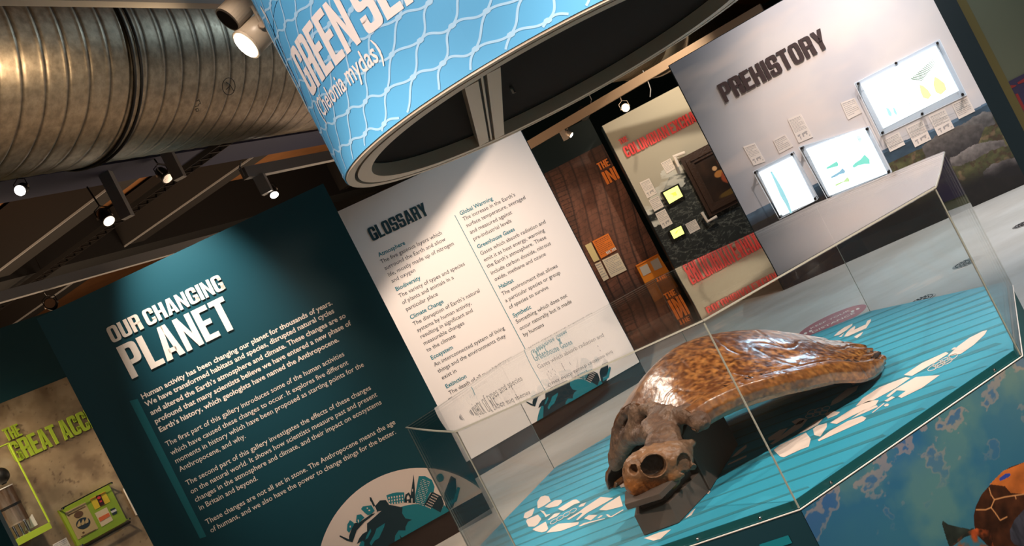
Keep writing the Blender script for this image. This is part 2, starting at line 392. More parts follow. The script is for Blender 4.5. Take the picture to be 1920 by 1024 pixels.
along('trim_7', at_z(420, 290, 3.95), D_, -7, 6, .5, .5, mat('blue_black_trunking', hexc(26, 30, 52), .6), kind='structure')

# cable tray hung under the ceiling (side rails, rungs)
t = empty('cable_tray', at_z(101, 504, 3.9), math.atan2(E_.y, E_.x), 'perforated dark cable tray crossing the brown ceiling between two beams, left of the duct', 'cable tray')
for s in (-1, 1): G().box(-4, 4.4, s*.09-.006, s*.09+.006, 0, .05).obj('side_rail', m_dark, t)
rung = G().box(-.012, .012, -.085, .085, .0, .012).obj('rung', m_dark, t); rung.location = (-3.9, 0, 0)
for k in range(1, 55):
    r = rung.copy(); COL.objects.link(r); r.parent = t; r.location = (-3.9+k*.15, 0, 0)
for k in range(3): G().tube([(-2.5+2.3*k, 0, .0), (-2.5+2.3*k, 0, .7)], .006, 6).obj('hanger_rod', m_dark, t)

# spiral duct
duct = empty('ventilation_duct', (-3.50, 1.936, 3.583), math.atan2(D_.y, D_.x), 'large galvanised spiral-seam air duct running overhead from the left', 'air duct')
def duct_part(name, x0, x1, R0, pitch, parent):
    n = int((x1-x0)/pitch*16); na = 84
    X = np.linspace(x0, x1, n); A = np.linspace(0, 2*np.pi, na, endpoint=False); XX, AA = np.meshgrid(X, A, indexing='ij')
    ph = (XX/pitch + AA/(2*np.pi)) % 1.0; Rr = R0+.0025*np.exp(-((ph-.48)/.06)**2)-.004*np.exp(-((ph-.60)/.06)**2)
    V = np.stack([XX, Rr*np.cos(AA), Rr*np.sin(AA)], -1).reshape(-1, 3)
    i = np.arange(n)[:-1, None]*na; j = np.arange(na)[None]; j2 = (j+1) % na
    Fc = np.stack([i+j, i+na+j, i+na+j2, i+j2], -1).reshape(-1, 4)
    o = mesh(name, V.tolist(), Fc.tolist(), m_galv, parent, True)
    gv = 1-.8*np.exp(-((ph-.60)/.06)**2); at_ = o.data.color_attributes.new('Seam', 'FLOAT_COLOR', 'POINT'); q_ = np.ones((gv.size, 4)); q_[:, :3] = gv.reshape(-1, 1); at_.data.foreach_set('color', q_.ravel())  # groove shade painted into the vertex colour along each seam
    return o
m_galv = vnoise_mat('galvanised_steel', hexc(128, 112, 92), hexc(160, 142, 118), 22, .34, c3=hexc(144, 127, 105), spec=.5)
nt = m_galv.node_tree; nt.nodes['Principled BSDF'].inputs['Metallic'].default_value = .92
# tiny spangle in the roughness
n = nt.nodes.new('ShaderNodeTexVoronoi'); n.inputs['Scale'].default_value = 60; tc = nt.nodes.new('ShaderNodeTexCoord'); mr = nt.nodes.new('ShaderNodeMapRange')
mr.inputs[3].default_value = .36; mr.inputs[4].default_value = .46
at_ = nt.nodes.new('ShaderNodeAttribute'); at_.attribute_name = 'Seam'; mx = nt.nodes.new('ShaderNodeMix'); mx.data_type = 'RGBA'; mx.blend_type = 'MULTIPLY'; mx.inputs[0].default_value = 1
lk = nt.nodes['Principled BSDF'].inputs['Base Color'].links[0].from_socket; nt.links.new(lk, mx.inputs[6]); nt.links.new(at_.outputs['Color'], mx.inputs[7]); nt.links.new(mx.outputs[2], nt.nodes['Principled BSDF'].inputs['Base Color'])
m_plainsteel = mat('plain_sheet_steel', hexc(168, 156, 138), .35, .8); nt.links.new(tc.outputs['Object'], n.inputs[0]); nt.links.new(n.outputs['Color'], mr.inputs[0]); nt.links.new(mr.outputs[0], nt.nodes['Principled BSDF'].inputs['Roughness'])
duct_part('duct_section', -1.5, 3.87, .55, .127, duct); duct_part('duct_section', 3.88, 25, .54, .127, duct)
g = G(); A = [2*math.pi*k/72 for k in range(73)]
for x0, r0 in ((3.83, .558), (3.88, .553)):
    g.tube([(x0, r0*math.cos(a), r0*math.sin(a)) for a in A], .008, 6)
g.obj('joint_collar', m_dark, duct)
# felt-pen marks on the duct
def duct_hit(x, y, R0=.553):
    u, v = uv(x, y); r = Vector((u, 1, v)); n = E_; rel = Vector((0, 0, EYE))-Vector((-3.50, 1.936, 3.583))
    o2 = Vector((rel.dot(Vector((-D_.y, D_.x, 0))), rel.z)); r2 = Vector((r.dot(Vector((-D_.y, D_.x, 0))), r.z))
    a = r2.dot(r2); b = 2*o2.dot(r2); c = o2.dot(o2)-R0*R0; dd = b*b-4*a*c
    if dd < 0: return None
    t = (-b-math.sqrt(dd))/(2*a); q = rel+r*t
    return Vector((q.dot(D_), q.dot(Vector((-D_.y, D_.x, 0))), q.z))
g = G(); ring = [duct_hit(429+12*math.cos(a), 162+16*math.sin(a)) for a in [k*math.pi/12 for k in range(25)]]
g.tube(ring, .0022, 5)
g.tube([duct_hit(*p) for p in ((424, 168), (432, 160), (438, 170))], .0022, 5); g.tube([duct_hit(*p) for p in ((432, 160), (424, 154))], .0022, 5)
for st in (((369, 190), (373, 187), (376, 194), (371, 196)), ((366, 200), (373, 198)), ((367, 205), (371, 203), (373, 208), (368, 209), (367, 205))):
    g.tube([duct_hit(*p) for p in st], .002, 5)
tag(g.obj('pen_mark', m_dark, duct), kind='stuff')

G().tube([(13.1, 0, 0), (13.95, 0, 0)], .562, 64).obj('plain_sleeve', m_plainsteel, duct, True); G().tube([(13.93, 0, 0), (13.98, 0, 0)], .575, 64).obj('sleeve_flange', m_alu, duct)

# ---------------------------------------------------------------- lighting tracks and lamps
def lamp(name, p, aim, R0, L, m, label, group=None, glow=None, drop=None):
    """spot lamp: can, rim, lens, yoke; p = centre of the lens"""
    t = empty(name, p, 0, label, 'spotlight', group); a = Vector(aim).normalized()
    G().tube([-a*.0, -a*L*.6, -a*L*.85, -a*L], [R0, R0, R0*.82, R0*.5], 28).obj('housing', m, t, True)
    G().tube([a*.004, -a*.006], [R0*1.06, R0*1.06], 28).obj('rim', m, t)
    G().tube([a*.006, a*.0075], [R0*.9, R0*.9], 28).obj('lens', glow or m_dark, t)
    s = a.cross(Vector((0, 0, 1))).normalized(); u_ = Vector((0, 0, 1)); c = -a*L*.45
    G().tube([c+s*R0*1.15, c+s*R0*1.15+u_*R0*1.3, c+u_*R0*1.9, c-s*R0*1.15+u_*R0*1.3, c-s*R0*1.15], R0*.09, 6).obj('yoke', m, t)
    for q in (-1, 1): G().tube([c+s*R0*q*1.02, c+s*R0*q*1.26], R0*.22, 14).obj('knob', m_alu, t)
    if drop: G().tube([c+u_*R0*1.9, c+Vector(drop)], R0*.14, 8).obj('stem', m, t)
    return t
p = at_y(462, 84, 4.4)
big = lamp('spotlight', p, (-.80, -.43, -.41), .070, .18, m_canw, 'large lit spotlight in a pale can, beside the blue hanging sign', glow=m_glow, drop=(.0, .02, .17))
c = -Vector((-.80, -.43, -.41)).normalized()*.07
spot('lamp_large_can', tuple(p+Vector((-.80, -.43, -.41)).normalized()*.02), tuple(p+Vector((-1.0, -.1, -.2))), 48, 160, .8, (1, .80, .56), .06)
q = at_y(440, 18, 4.4)-p
g = G().tube([q+Vector((-.045, -.025, -.035)), q+Vector((.12, .06, .06))], .063, 28); g.obj('transformer_can', m_canw, big)
g = G().tube([q+Vector((-.0475, -.0262, -.0365)), q+Vector((-.0453, -.0252, -.0352))], .055, 28); g.obj('can_opening', m_black, big)
t = along('lighting_track', at_y(405, 12, 4.55), D_, -1.4, .1, .045, .05, m_canw, label='short pale lighting track cut by the top edge, above the large spotlight', cat='lighting track')
TRK = {'a': (at_z(200, 512, 3.25), D_), 'b': (at_z(462, 335, 3.3), D_), 'c': (at_z(1090, 224, 2.84), E_)}
along('lighting_track', TRK['a'][0], D_, -7, 1.9, .06, .09, m_greym, label='long grey lighting track low over the dark teal panel, left of the others', cat='lighting track')
along('lighting_track', TRK['b'][0], D_, 0, 6, .07, .10, m_greym, label='grey lighting track disappearing behind the hanging sign', cat='lighting track')
along('lighting_track', TRK['c'][0], E_, -2.6, 2.6, .07, .11, mat('beige_track', hexc(128, 106, 86), .5), label='beige lighting track in front of the red-titled panel', cat='lighting track')
def on_track(k, x, y, dy=0):
    """point seen at pixel x,y straight below track k, and the rise up to the track"""
    p, d = TRK[k]; u, v = uv(x, y); t_ = (u*p.y-p.x)/(d.x-u*d.y); Y = p.y+d.y*t_; q = Vector((u*Y, Y, EYE+v*Y)); return q, p.z-q.z
SG = 'small track spotlights'
def tl(k, x, y, aim, R0, L, m, label, glow):
    q, up = on_track(k, x, y); a_ = Vector(aim).normalized()
    return lamp('spotlight', q, aim, R0, L, m, label, SG, glow, (a_.x*L*.45, a_.y*L*.45, up+a_.z*L*.45-.012))
lamp('spotlight', at_y(38, 357, 7.6), (-.1, -.9, -.35), .045, .1, m_dark, 'small lit spotlight glowing under the duct at the left edge', SG, m_glow2, (0, 0, .12))
tl('a', 204, 414, (.35, -.45, -.8), .05, .14, m_dark, 'dim small spotlight hanging below the long duct near the cable tray', m_glow2) if False else lamp('spotlight', at_y(204, 414, 8.6), (.35, -.45, -.8), .055, .15, m_dark, 'dim small spotlight hanging below the long duct near the cable tray', SG, mat('dim_lamp_glow', (1, .8, .6), emit=3), (-.02, 0, .30))
tl('b', 514, 365, (.1, -.55, -.8), .042, .13, m_dark, 'small lit spotlight just above the top edge of the dark teal panel', m_glow2)
tl('a', 94, 569, (.3, -.9, .1), .05, .13, m_dark, 'unlit black spotlight at the upper left corner of the dark teal panel', m_chrome)
lamp('spotlight', at_y(314, 334, 9.2), (.4, -.4, -.85), .055, .15, m_dark, 'unlit lamp with a bare cable under the duct, between beam and tray', SG, m_chrome, (-.02, 0, .25))
tl('c', 1173, 202, (-.1, -.97, -.2), .05, .12, m_alu, 'brightest far spotlight, over the red-titled panel', m_glow)
tl('c', 1095, 217, (-.35, -.9, -.2), .062, .14, m_dark, 'black barn-door spotlight unlit on the beige track', m_chrome)
tl('c', 1071, 253, (.5, -.3, -.8), .035, .08, m_alu, 'tiny low spotlight at the left end of the beige track', m_glow2)
def adaptor(p, h, r, m, lab): o = G().box(-r, r, -r, r, 0, h).obj('adaptor_box', m); o.location = p; tag(o, lab, 'adaptor')
q, up = on_track('c', 1062, 262); adaptor(q, up, .035, m_alu, 'white adaptor box hanging from the beige track')
q, up = on_track('b', 502, 362); adaptor(q, up, .05, m_greym, 'grey adaptor box beside the small lit spotlight over the teal panel')
q = at_y(338, 335, 8.9); adaptor(q, 4.0-q.z, .05, m_greym, 'grey adaptor box hanging near the cable tray')
q = at_y(240, 408, 8.9); adaptor(q, 4.0-q.z, .05, m_greym, 'grey adaptor arm right of the dim small spotlight')
def cable(pts, Y, lab):
    tag(G().tube([at_y(*q, Y) for q in pts], .006, 6).obj('cable', m_greym), lab, 'cable', 'loose lamp cables')
Yc = on_track('c', 1104, 200)[0].y
cable([(1101, 170), (1109, 186), (1106, 203), (1099, 212)], Yc, 'thin white cable looping to the black barn-door spotlight')
cable([(1205, 132), (1215, 152), (1220, 168), (1219, 182)], on_track('c', 1215, 150)[0].y, 'thin white cable dangling above the red title')
cable([(316, 325), (316, 310), (293, 306), (296, 318), (305, 326)], 9.1, 'dark curled cable beside the cable tray lamp')
cable([(448, 318), (452, 302), (450, 312), (458, 330)], on_track('b', 458, 330)[0].y, 'short curled cable on top of the track behind the sign')

# ================================================================ exhibition panels
m_tealpanel = mat('teal_panel', hexc(11, 66, 78), .45, spec=.3)
# --- planet panel
PL = Panel((-3.045, 6.845), (-.930, 7.30), 'display_wall', 'tall dark teal panel headed OUR CHANGING PLANET', 'display wall', 2.715, .09, m_tealpanel, base=.17)
G().box(-.0, PL.W, .01, .09, 0, .17).obj('skirting', m_base, PL.root)
PL.title('OUR CHANGING', (212, 644), (424, 542), (198, 616), m_lett, .006, 'letter', True)
PL.title('PLANET', (248, 711), (447, 614), (218, 652), m_lett, .006, 'letter', True)
PL.poly('accent_bar', [(243, 752), (258, 748), (387, 1006), (375, 1010)], m_tealB)
pr = [("Human activity has been changing our planet for thousands of years.", (267, 749)), ("We have transformed habitats and species, disrupted natural cycles", (275, 763)),
      ("and altered the Earth\u2019s atmosphere and climate. These changes are so", (284, 779)), ("profound that many scientists believe we have entered a new phase of", (292, 795)),
      ("Earth\u2019s history, which geologists have named the Anthropocene.", (300, 811))]
capP = .036
PL.lines('intro_text', pr, m_lett, capP, 1.0, .022)
pr2 = [("The first part of this gallery introduces some of the human activities", (313, 838)), ("which have caused these changes to occur. It explores five different", (322, 854)),
       ("moments in history which have been proposed as starting points for the", (330, 869.5)), ("Anthropocene, and why.", (338, 885)),
       ("The second part of this gallery investigates the effects of these changes", (351, 911)), ("on the natural world. It shows how scientists measure past and present", (359, 926.5)),
       ("changes in the atmosphere and climate, and their impact on ecosystems", (367, 942)), ("in Britain and beyond.", (375, 957.5)),
       ("These changes are not all set in stone. The Anthropocene means the age", (388, 984)), ("of humans, and we also have the power to change things for the better.", (396, 999.5))]
PL.lines('body_text', pr2, m_lett, capP, .94, .004)
# the globe drawing, in metres around the globe centre
def cuv(x, y): return uv(x, y)
GC = None
def inv(u, v):   # u,v in pixels of the levelled frame -> photo pixel
    return 960+u*CR-v*SR, 512-u*SR-v*CR
g0 = PL.px(*inv(-410, -412)); k6 = Z(600, 860, 6.242)
def GP(L):
    out = []
    for a, b in L:
        s_, z_ = PL.px(*k6(a, b)); out.append((s_-g0[0], z_-g0[1]))
    return out
DRAW = {'dark': [[(700, 490), (770, 485), (810, 540), (965, 570), (960, 640), (1000, 700), (1075, 715), (1030, 740), (1000, 800), (1000, 840), (920, 840), (880, 900), (870, 980), (900, 1024), (900, 1150), (500, 1180), (520, 980), (500, 960), (430, 1000), (460, 930), (500, 880), (550, 850), (550, 760), (620, 700), (720, 610), (660, 620), (640, 560)],
                 [(930, 890), (960, 930), (985, 960), (970, 1020), (940, 1015), (945, 950)],
                 [(580, 450), (600, 455), (650, 560), (680, 620), (655, 625), (600, 510), (585, 490)],
                 [(1000, 420), (1040, 395), (1060, 430), (1095, 185), (1110, 350), (1112, 520), (980, 515)],
                 [(1210, 540), (1310, 385), (1420, 440), (1450, 530), (1410, 630), (1320, 580)],
                 [(340, 910), (390, 760), (470, 740), (600, 650), (650, 640), (520, 740), (430, 840), (380, 980), (310, 960), (225, 910), (235, 898), (340, 945)],
                 [(1450, 420), (1530, 200), (1590, 235), (1600, 420), (1560, 560), (1480, 640)]],
        'teal': [[(600, 1020), (580, 990), (640, 880), (660, 820), (760, 755), (750, 800), (690, 930), (640, 960)], [(530, 950), (545, 900), (590, 820), (600, 850), (560, 930)],
                 [(775, 430), (845, 405), (900, 395), (985, 395), (990, 510), (890, 530), (810, 535)], [(1115, 420), (1155, 205), (1230, 205), (1310, 250), (1340, 330), (1330, 390), (1290, 400), (1220, 540), (1112, 520)],
                 [(1410, 630), (1450, 540), (1520, 620), (1510, 730)], [(480, 590), (500, 560), (600, 545), (640, 610), (600, 650), (560, 660), (530, 640)],
                 [(315, 840), (320, 770), (350, 720), (390, 745), (400, 770), (340, 870)], [(420, 740), (430, 660), (480, 650), (520, 690), (450, 760)],
                 [(1500, 500), (1560, 480), (1610, 330), (1640, 340), (1600, 500), (1500, 560)]]}
circ = [(1405+45*math.cos(a), 225+50*math.sin(a)) for a in [k*math.pi/8 for k in range(16)]]
WIN = []
for r in range(14):
    for c_ in range(8):
        if (r*7+c_*5) % 4 != 0: x = 1185-r*5.5+c_*13; y = 235+r*21+c_*5; WIN.append([(x, y), (x+9, y+2), (x+8, y+9), (x-1, y+7)])
for r in range(6):
    for c_ in range(5): x = 1320-r*17+c_*14; y = 410+r*27+c_*7; WIN.append([(x, y), (x+9, y+4), (x+3, y+15), (x-6, y+11)])
for r in range(3):
    for c_ in range(6): x = 800+c_*31+r*3; y = 450-c_*5+r*35; WIN.append([(x, y), (x+14, y-2), (x+15, y+20), (x+1, y+22)])
WIN += [[(1015, 450), (1030, 425), (1048, 450), (1048, 475), (1015, 478)], [(1018, 495), (1034, 495), (1034, 518), (1018, 518)], [(1068, 465), (1082, 465), (1082, 518), (1070, 518)], [(1078, 355), (1088, 355), (1088, 385), (1078, 385)],
        [(628, 560), (642, 558), (668, 618), (655, 624)], [(545, 575), (560, 570), (562, 585), (548, 588)], [(565, 600), (585, 596), (588, 612), (570, 615)], [(345, 785), (362, 782), (362, 805), (348, 808)], [(440, 715), (452, 712), (456, 745), (446, 748)]]
m_disc = mat('pale_disc_print', hexc(232, 214, 202), .55); m_dkg = mat('print_dark_teal', hexc(14, 46, 56), .5); m_gt = mat('print_teal', hexc(20, 124, 138), .5)
def draw_globe(P, c, disc):
    def put(name, polys, m, off, zb=.172):
        g = G()
        for q in polys:
            q = P.clip([(a+c[0], b+c[1]) for a, b in q], 0, P.W, zb)
            if len(q) > 2:
                try: g.flat(q, -off)
                except Exception: pass
        if g.v: g.obj(name, m, P.root)
    cir = lambda r: [(r*math.cos(k*math.pi/48), r*math.sin(k*math.pi/48)) for k in range(96)]
    if disc: put('globe_disc', [cir(.712)], m_disc, .0015)
    put('globe_sea', [cir(.455)], m_gt, .0022)
    put('globe_land', [GP(q) for q in DRAW['dark']], m_dkg, .0030)
    put('globe_building', [GP(q) for q in DRAW['teal']]+[GP(circ)], m_gt, .0038)
    put('globe_window', [GP(q) for q in WIN], m_disc, .0046)
draw_globe(PL, g0, True)

# --- glossary panel
GL = Panel((-1.25, 8.965), (.712, 9.645), 'display_wall', 'white panel headed GLOSSARY, behind the turtle case', 'display wall', 2.715, .10, m_teal, base=.17)
G().box(0, GL.W, .01, .10, 0, .17).obj('skirting', m_base, GL.root)
G().box(0, GL.W-.012, -.006, 0, .172, 2.712).obj('printed_face', m_white, GL.root)
GL.title('GLOSSARY', (699, 453), (804, 402), (686, 430), m_titleteal, .004, 'letter', True, .008)
hd = [("Atmosphere", (711, 482)), ("Biodiversity", (743, 546.5)), ("Climate Change", (770, 599.5)), ("Ecosystem", (809, 675.5)), ("Extinction", (836.5, 729)), ("Global Warming", (863, 404.5)), ("Greenhouse Gases", (896, 467)), ("Habitat", (936.5, 542.5)), ("Synthetic", (963, 596))]
GL.lines('heading_text', hd, m_inkteal, .037, .99, .022, .008)
bt = [("The five gaseous layers which", (715, 495)), ("surround the Earth and allow", (722, 507)), ("life, mostly made up of nitrogen", (729, 519.5)), ("and oxygen", (735, 531)),
      ("The variety of types and species", (749, 559)), ("of plants and animals in a", (755, 571.5)), ("particular place", (762, 584)),
      ("The disruption of Earth\u2019s natural", (776, 611.5)), ("systems by human activity,", (783, 623.5)), ("resulting in significant and", (789, 635.5)), ("measurable changes", (795, 648)), ("to the climate", (801, 660.5)),
      ("An interconnected system of living", (815, 688)), ("things and the environments they", (822, 700)), ("exist in", (829, 712.5)), ("The death of all members of a", (843, 741)), ("particular species", (849, 753)),
      ("The increase in the Earth\u2019s", (869, 415)), ("surface temperature, averaged", (875, 427)), ("and measured against", (882, 439.5)), ("pre-industrial levels", (888, 452)),
      ("Gases which absorb radiation and", (901.5, 479.5)), ("emit it as heat energy, warming", (908, 491.5)), ("the Earth\u2019s atmosphere. These", (914, 503.5)), ("include carbon dioxide, nitrous", (921, 516)), ("oxide, methane and ozone", (928, 528)),
      ("The environment that allows", (942, 555)), ("a particular species or group", (948, 567.5)), ("of species to survive", (955, 580)),
      ("Something which does not", (968.5, 607.5)), ("occur naturally but is made", (975, 620)), ("by humans", (982, 632))]
GL.lines('body_text', bt, m_ink, .037, .99, .002, .008)
GL.poly('column_rule', [(851.6, 404), (852.6, 403.4), (985, 655), (984, 655.6)], m_inkteal, .008)
gg = GL.px(*inv(-15, -318)); draw_globe(GL, (gg[0], gg[1]), False)
for o in GL.root.children:
    if o.name.startswith('globe'): o.location = (0, -.007, 0)

# --- prehistory panel
PH = Panel((2.51, 10.72), (4.815, 9.61), 'display_wall', 'pale landscape-photo panel headed PREHISTORY with glowing boxes', 'display wall', 2.715, .10, m_teal, base=0)
# widen the board to the right as a dark return
for v_ in PH.board.data.vertices:
    if v_.co.x > 1: v_.co.x += .175
c4 = Z(1280, 0, 2.56); c8 = Z(1280, 250, 2.275); cR = Z(1660, 240, 5.12); c2 = Z(1800, 260, 7.314)
def S_(L, k): return [PH.px(*k(a, b)) for a, b in L]
rocks = [(S_([(1150, 700), (1165, 765), (1255, 800), (1330, 790), (1420, 690), (1455, 605), (1448, 590), (1400, 592), (1330, 600), (1220, 650)], c4), rgb(52, 48, 48), rgb(112, 104, 98)),
         (S_([(1285, 760), (1330, 735), (1390, 695), (1470, 680), (1540, 668), (1556, 700), (1480, 720), (1420, 760), (1340, 795), (1290, 800)], c4), rgb(98, 90, 86), rgb(146, 136, 130)),
         (S_([(1440, 830), (1480, 790), (1590, 755), (1625, 835), (1560, 850), (1450, 855)], c4), rgb(92, 84, 82), rgb(136, 126, 122)),
         (S_([(1330, 605), (1390, 565), (1440, 535), (1480, 540), (1500, 590), (1455, 612), (1440, 590)], c4), rgb(80, 76, 74), rgb(130, 124, 120))]
x2h = [0, PH.W]
def f_pre(X, Zz):
    n1 = noise2(X, Zz, 1.3, 4); n2 = noise2(X+9, Zz*1.5, 9, 5); n3 = noise2(X*1.0, Zz*1.0+5, 30, 4)
    C = np.ones(X.shape+(3,))*rgb(216, 206, 201)
    C = lay(C, .85*ramp(.62-X+.5*ramp(Zz, 1.7, 2.7), 0, .95), rgb(116, 122, 130))
    C = lay(C, .5*ramp(n1+.35*ramp(Zz, 2.0, 2.7), .5, .95), rgb(168, 170, 182)); C = lay(C, .35*ramp(noise2(X*.8+3, Zz*3, 1.6, 3), .5, .8), rgb(238, 214, 200))
    hz = .90-.012*X+.012*np.sin(X*5)
    C = lay(C, .55*ramp(-(Zz-hz-.16), 0, .2), rgb(190, 190, 196))
    sea = Zz < hz; C = lay(C, sea, shade(rgb(84, 104, 122), .8+.5*n2))
    hill = Zz < hz-.05-.22*ramp(.75-X, 0, .75)+.05*n1; C = lay(C, hill, shade(rgb(56, 74, 88), .7+.6*n2))
    gr = Zz < hz-.17+.06*n1; C = lay(C, gr, shade(rgb(82, 80, 50), .35+1.1*n2)); C = lay(C, gr*ramp(n3, .5, .7)*.7, rgb(66, 44, 34)); C = lay(C, gr*ramp(noise2(X+3, Zz+1, 14, 4), .6, .72)*.5, rgb(150, 118, 92))
    for P, a, b in rocks:
        mk = inpoly(X+.03*(n2-.5), Zz+.03*(n3-.5), P); zc = [p[1] for p in P]
        col = a+(b-a)*ramp(Zz, min(zc)+.3*(max(zc)-min(zc)), max(zc))[..., None]
        C = lay(C, mk, col*(.72+.5*n3)[..., None])
    lo = ramp(.42-.04*X+.1*(n2-.5)-Zz, 0, .12); C = lay(C, lo*.9, rgb(22, 19, 19)); C = lay(C, .85*ramp(1.25-X, 0, .5)*ramp(hz-.04-Zz, 0, .12), rgb(40, 34, 36))
    return C
mural(PH, 'landscape_print', .012, PH.W, .005, 2.708, 460, 520, f_pre, .004)
PH.title('PREHISTORY', (1361, 193), (1556, 87), (1343, 161), m_brown, .012, 'letter', True, .012)
# caption cards with text rows and a small world map
def card(P, quad, name, label, group, rows=8, mp=False, m=None, ink=None, depth=.006, off=.006, dark_head=True):
    q = [P.px(*p) for p in quad]; c = [sum(a[i] for a in q)/4 for i in (0, 1)]
    t = empty(name, (0, 0, 0), 0, label, 'caption', group)
    n = P.n; O = P.p0+P.d*c[0]+n*off; t.location = (O.x, O.y, c[1]); t.rotation_euler = P.root.rotation_euler
    L = [(a-c[0], b-c[1]) for a, b in q]; G().prism(L, -depth, 0).obj('card', m or m_cap, t)
    tl, tr, br, bl = L
    def at(fx, fz):
        a = (tl[0]+(tr[0]-tl[0])*fx, tl[1]+(tr[1]-tl[1])*fx); b = (bl[0]+(br[0]-bl[0])*fx, bl[1]+(br[1]-bl[1])*fx)
        return a[0]+(b[0]-a[0])*fz, a[1]+(b[1]-a[1])*fz
    g = G(); f1 = .62 if mp else .9
    for r in range(rows):
        z0 = .08+(f1-.08)*r/rows; z1 = z0+(f1-.08)/rows*(.5 if r == 0 and dark_head else .32); x = .08; xe = .93 if r % 4 != 3 else .6
        while x < xe-.04:
            wl = random.uniform(.05, .16); g.flat([at(x, z1), at(min(x+wl, xe), z1), at(min(x+wl, xe), z0), at(x, z0)], -depth-.0008); x += wl+.025
    if mp:
        for (a, b, w_, h_) in ((.14, .70, .22, .08), (.24, .78, .07, .14), (.45, .70, .12, .16), (.56, .68, .32, .09), (.70, .76, .12, .07), (.84, .86, .09, .05)):
            g.flat([at(a, b+h_), at(a+w_*.6, b+h_), at(a+w_, b+h_*.3), at(a+w_*.7, b), at(a, b+.02)], -depth-.0008)
    g.obj('printed_text', ink or m_capink, t); return t
m_capink = mat('caption_ink', hexc(172, 162, 157), .6)
c6 = Z(1380, 60, 2.844)
CG = 'caption cards on the prehistory panel'
def q4(L, k): return [k(*p) for p in L]
card(PH, q4([(38, 612), (100, 590), (158, 690), (95, 712)], c6), 'caption_card', 'narrow caption with world map above the left glowing box', CG, 8, True)
card(PH, q4([(198, 578), (262, 545), (305, 610), (232, 648)], c6), 'caption_card', 'small caption without a map between the two left glowing boxes', CG, 7)
card(PH, q4([(275, 465), (345, 435), (410, 560), (335, 592)], c6), 'caption_card', 'tall caption with world map just left of the middle glowing box', CG, 11, True)
card(PH, q4([(558, 378), (632, 350), (672, 430), (598, 468)], c6), 'caption_card', 'caption above the middle glowing box', CG, 8)
card(PH, q4([(788, 575), (868, 532), (903, 600), (822, 640)], c6), 'caption_card', 'leftmost caption under the large glowing box', CG, 8)
card(PH, q4([(905, 510), (992, 468), (1042, 572), (955, 615)], c6), 'caption_card', 'second caption from the left under the large glowing box', CG, 9, True)
card(PH, q4([(1025, 448), (1112, 408), (1165, 512), (1078, 555)], c6), 'caption_card', 'third caption from the left under the large glowing box', CG, 9, True)
card(PH, q4([(1150, 385), (1235, 345), (1275, 422), (1188, 465)], c6), 'caption_card', 'rightmost caption under the large glowing box', CG, 8)
# light boxes
m_acr2 = glass_mat('lightbox_cover', (.96, .98, .99), 1.35)
m_lbf = mat('lightbox_frame', hexc(206, 212, 220), .35)
def lightbox(quad, inner, label, items):
    q = [PH.px(*p) for p in quad]; c = [sum(a[i] for a in q)/4 for i in (0, 1)]; O = PH.p0+PH.d*c[0]+PH.n*.006
    t = empty('light_box', (O.x, O.y, c[1]), PH.root.rotation_euler.z, label, 'light box', 'glowing light boxes')
    L = [(a-c[0], b-c[1]) for a, b in q]; I = [PH.px(*p) for p in inner]; I = [(a-c[0], b-c[1]) for a, b in I]
    G().prism(L, -.02, 0).obj('back_plate', m_lbf, t)
    G().prism(I, -.03, -.0205).obj('glowing_panel', m_lbox, t)
    g = G().prism(L, -.128, -.12); g.obj('front_cover', m_acr2, t)
    for i in range(4):
        (a, b), (c_, d) = L[i], L[(i+1) % 4]; G().tube([(a, -.126, b), (c_, -.126, d)], .004, 4).obj('cover_edge', m_edge2, t)
        k = .93; G().tube([(a*k, -.021, b*k), (a*k, -.14, b*k)], .013, 12).obj('bolt', m_dark, t)
    for nm, pts, m, k in items:
        P = [PH.px(*k(*p)) for p in pts]; G().prism([(a-c[0], b-c[1]) for a, b in P], -.045, -.034).obj(nm, m, t)
    return t
m_edge2 = mat('clear_edge', hexc(226, 232, 238), .3)
mk_ = lambda n, c: mat(n, c, .6, emit=.62)  # relics emit a little: backlight put into their own colour
e1, e2, e3, e4, e5 = mk_('pale_blue_relic', hexc(170, 226, 232)), mk_('verdigris_relic', hexc(130, 214, 194)), mk_('slate_blue_relic', hexc(140, 182, 202)), mk_('green_relic', hexc(196, 224, 160)), mk_('amber_relic', hexc(244, 220, 160))
c140 = Z(1400, 240, 6.025); c160 = Z(1600, 60, 4.267)
lightbox(q4([(95, 478), (535, 258), (815, 790), (390, 1010)], c140), q4([(145, 500), (518, 318), (770, 820), (385, 995)], c140), 'narrow glowing box with one long blade, leftmost of three', [
    ('sword', [(272, 485), (292, 485), (345, 570), (420, 700), (480, 830), (520, 955), (500, 960), (450, 860), (390, 760), (345, 650), (310, 570)], e1, c140)])
lightbox(q4([(605, 205), (1020, -5), (1340, -165), (1640, 480), (1320, 640), (905, 830)], c140)[:1]+[c140(1385, -25)]+[c140(1645, 490), c140(935, 800)], q4([(678, 238), (1330, -5), (1588, 505), (940, 760)], c140), 'middle glowing box with green axe heads', [
    ('axe_head', [(910, 440), (905, 460), (960, 445), (1035, 425), (1040, 400), (1020, 372), (975, 400)], e2, c140), ('axe_head', [(958, 545), (960, 562), (1010, 545), (1060, 515), (1110, 505), (1118, 480), (1085, 450), (1050, 490)], e3, c140),
    ('axe_head', [(1003, 635), (1010, 652), (1055, 630), (1100, 605), (1165, 600), (1165, 575), (1140, 548), (1100, 595), (1050, 612)], e4, c140), ('axe_head', [(1198, 425), (1215, 445), (1260, 420), (1330, 402), (1395, 400), (1390, 350), (1335, 295), (1290, 350), (1230, 390)], e2, c140),
    ('flint_flake', [(1240, 90), (1270, 75), (1300, 110), (1300, 150), (1275, 160)], mk_('faint_relic', hexc(216, 240, 234)), c140)])
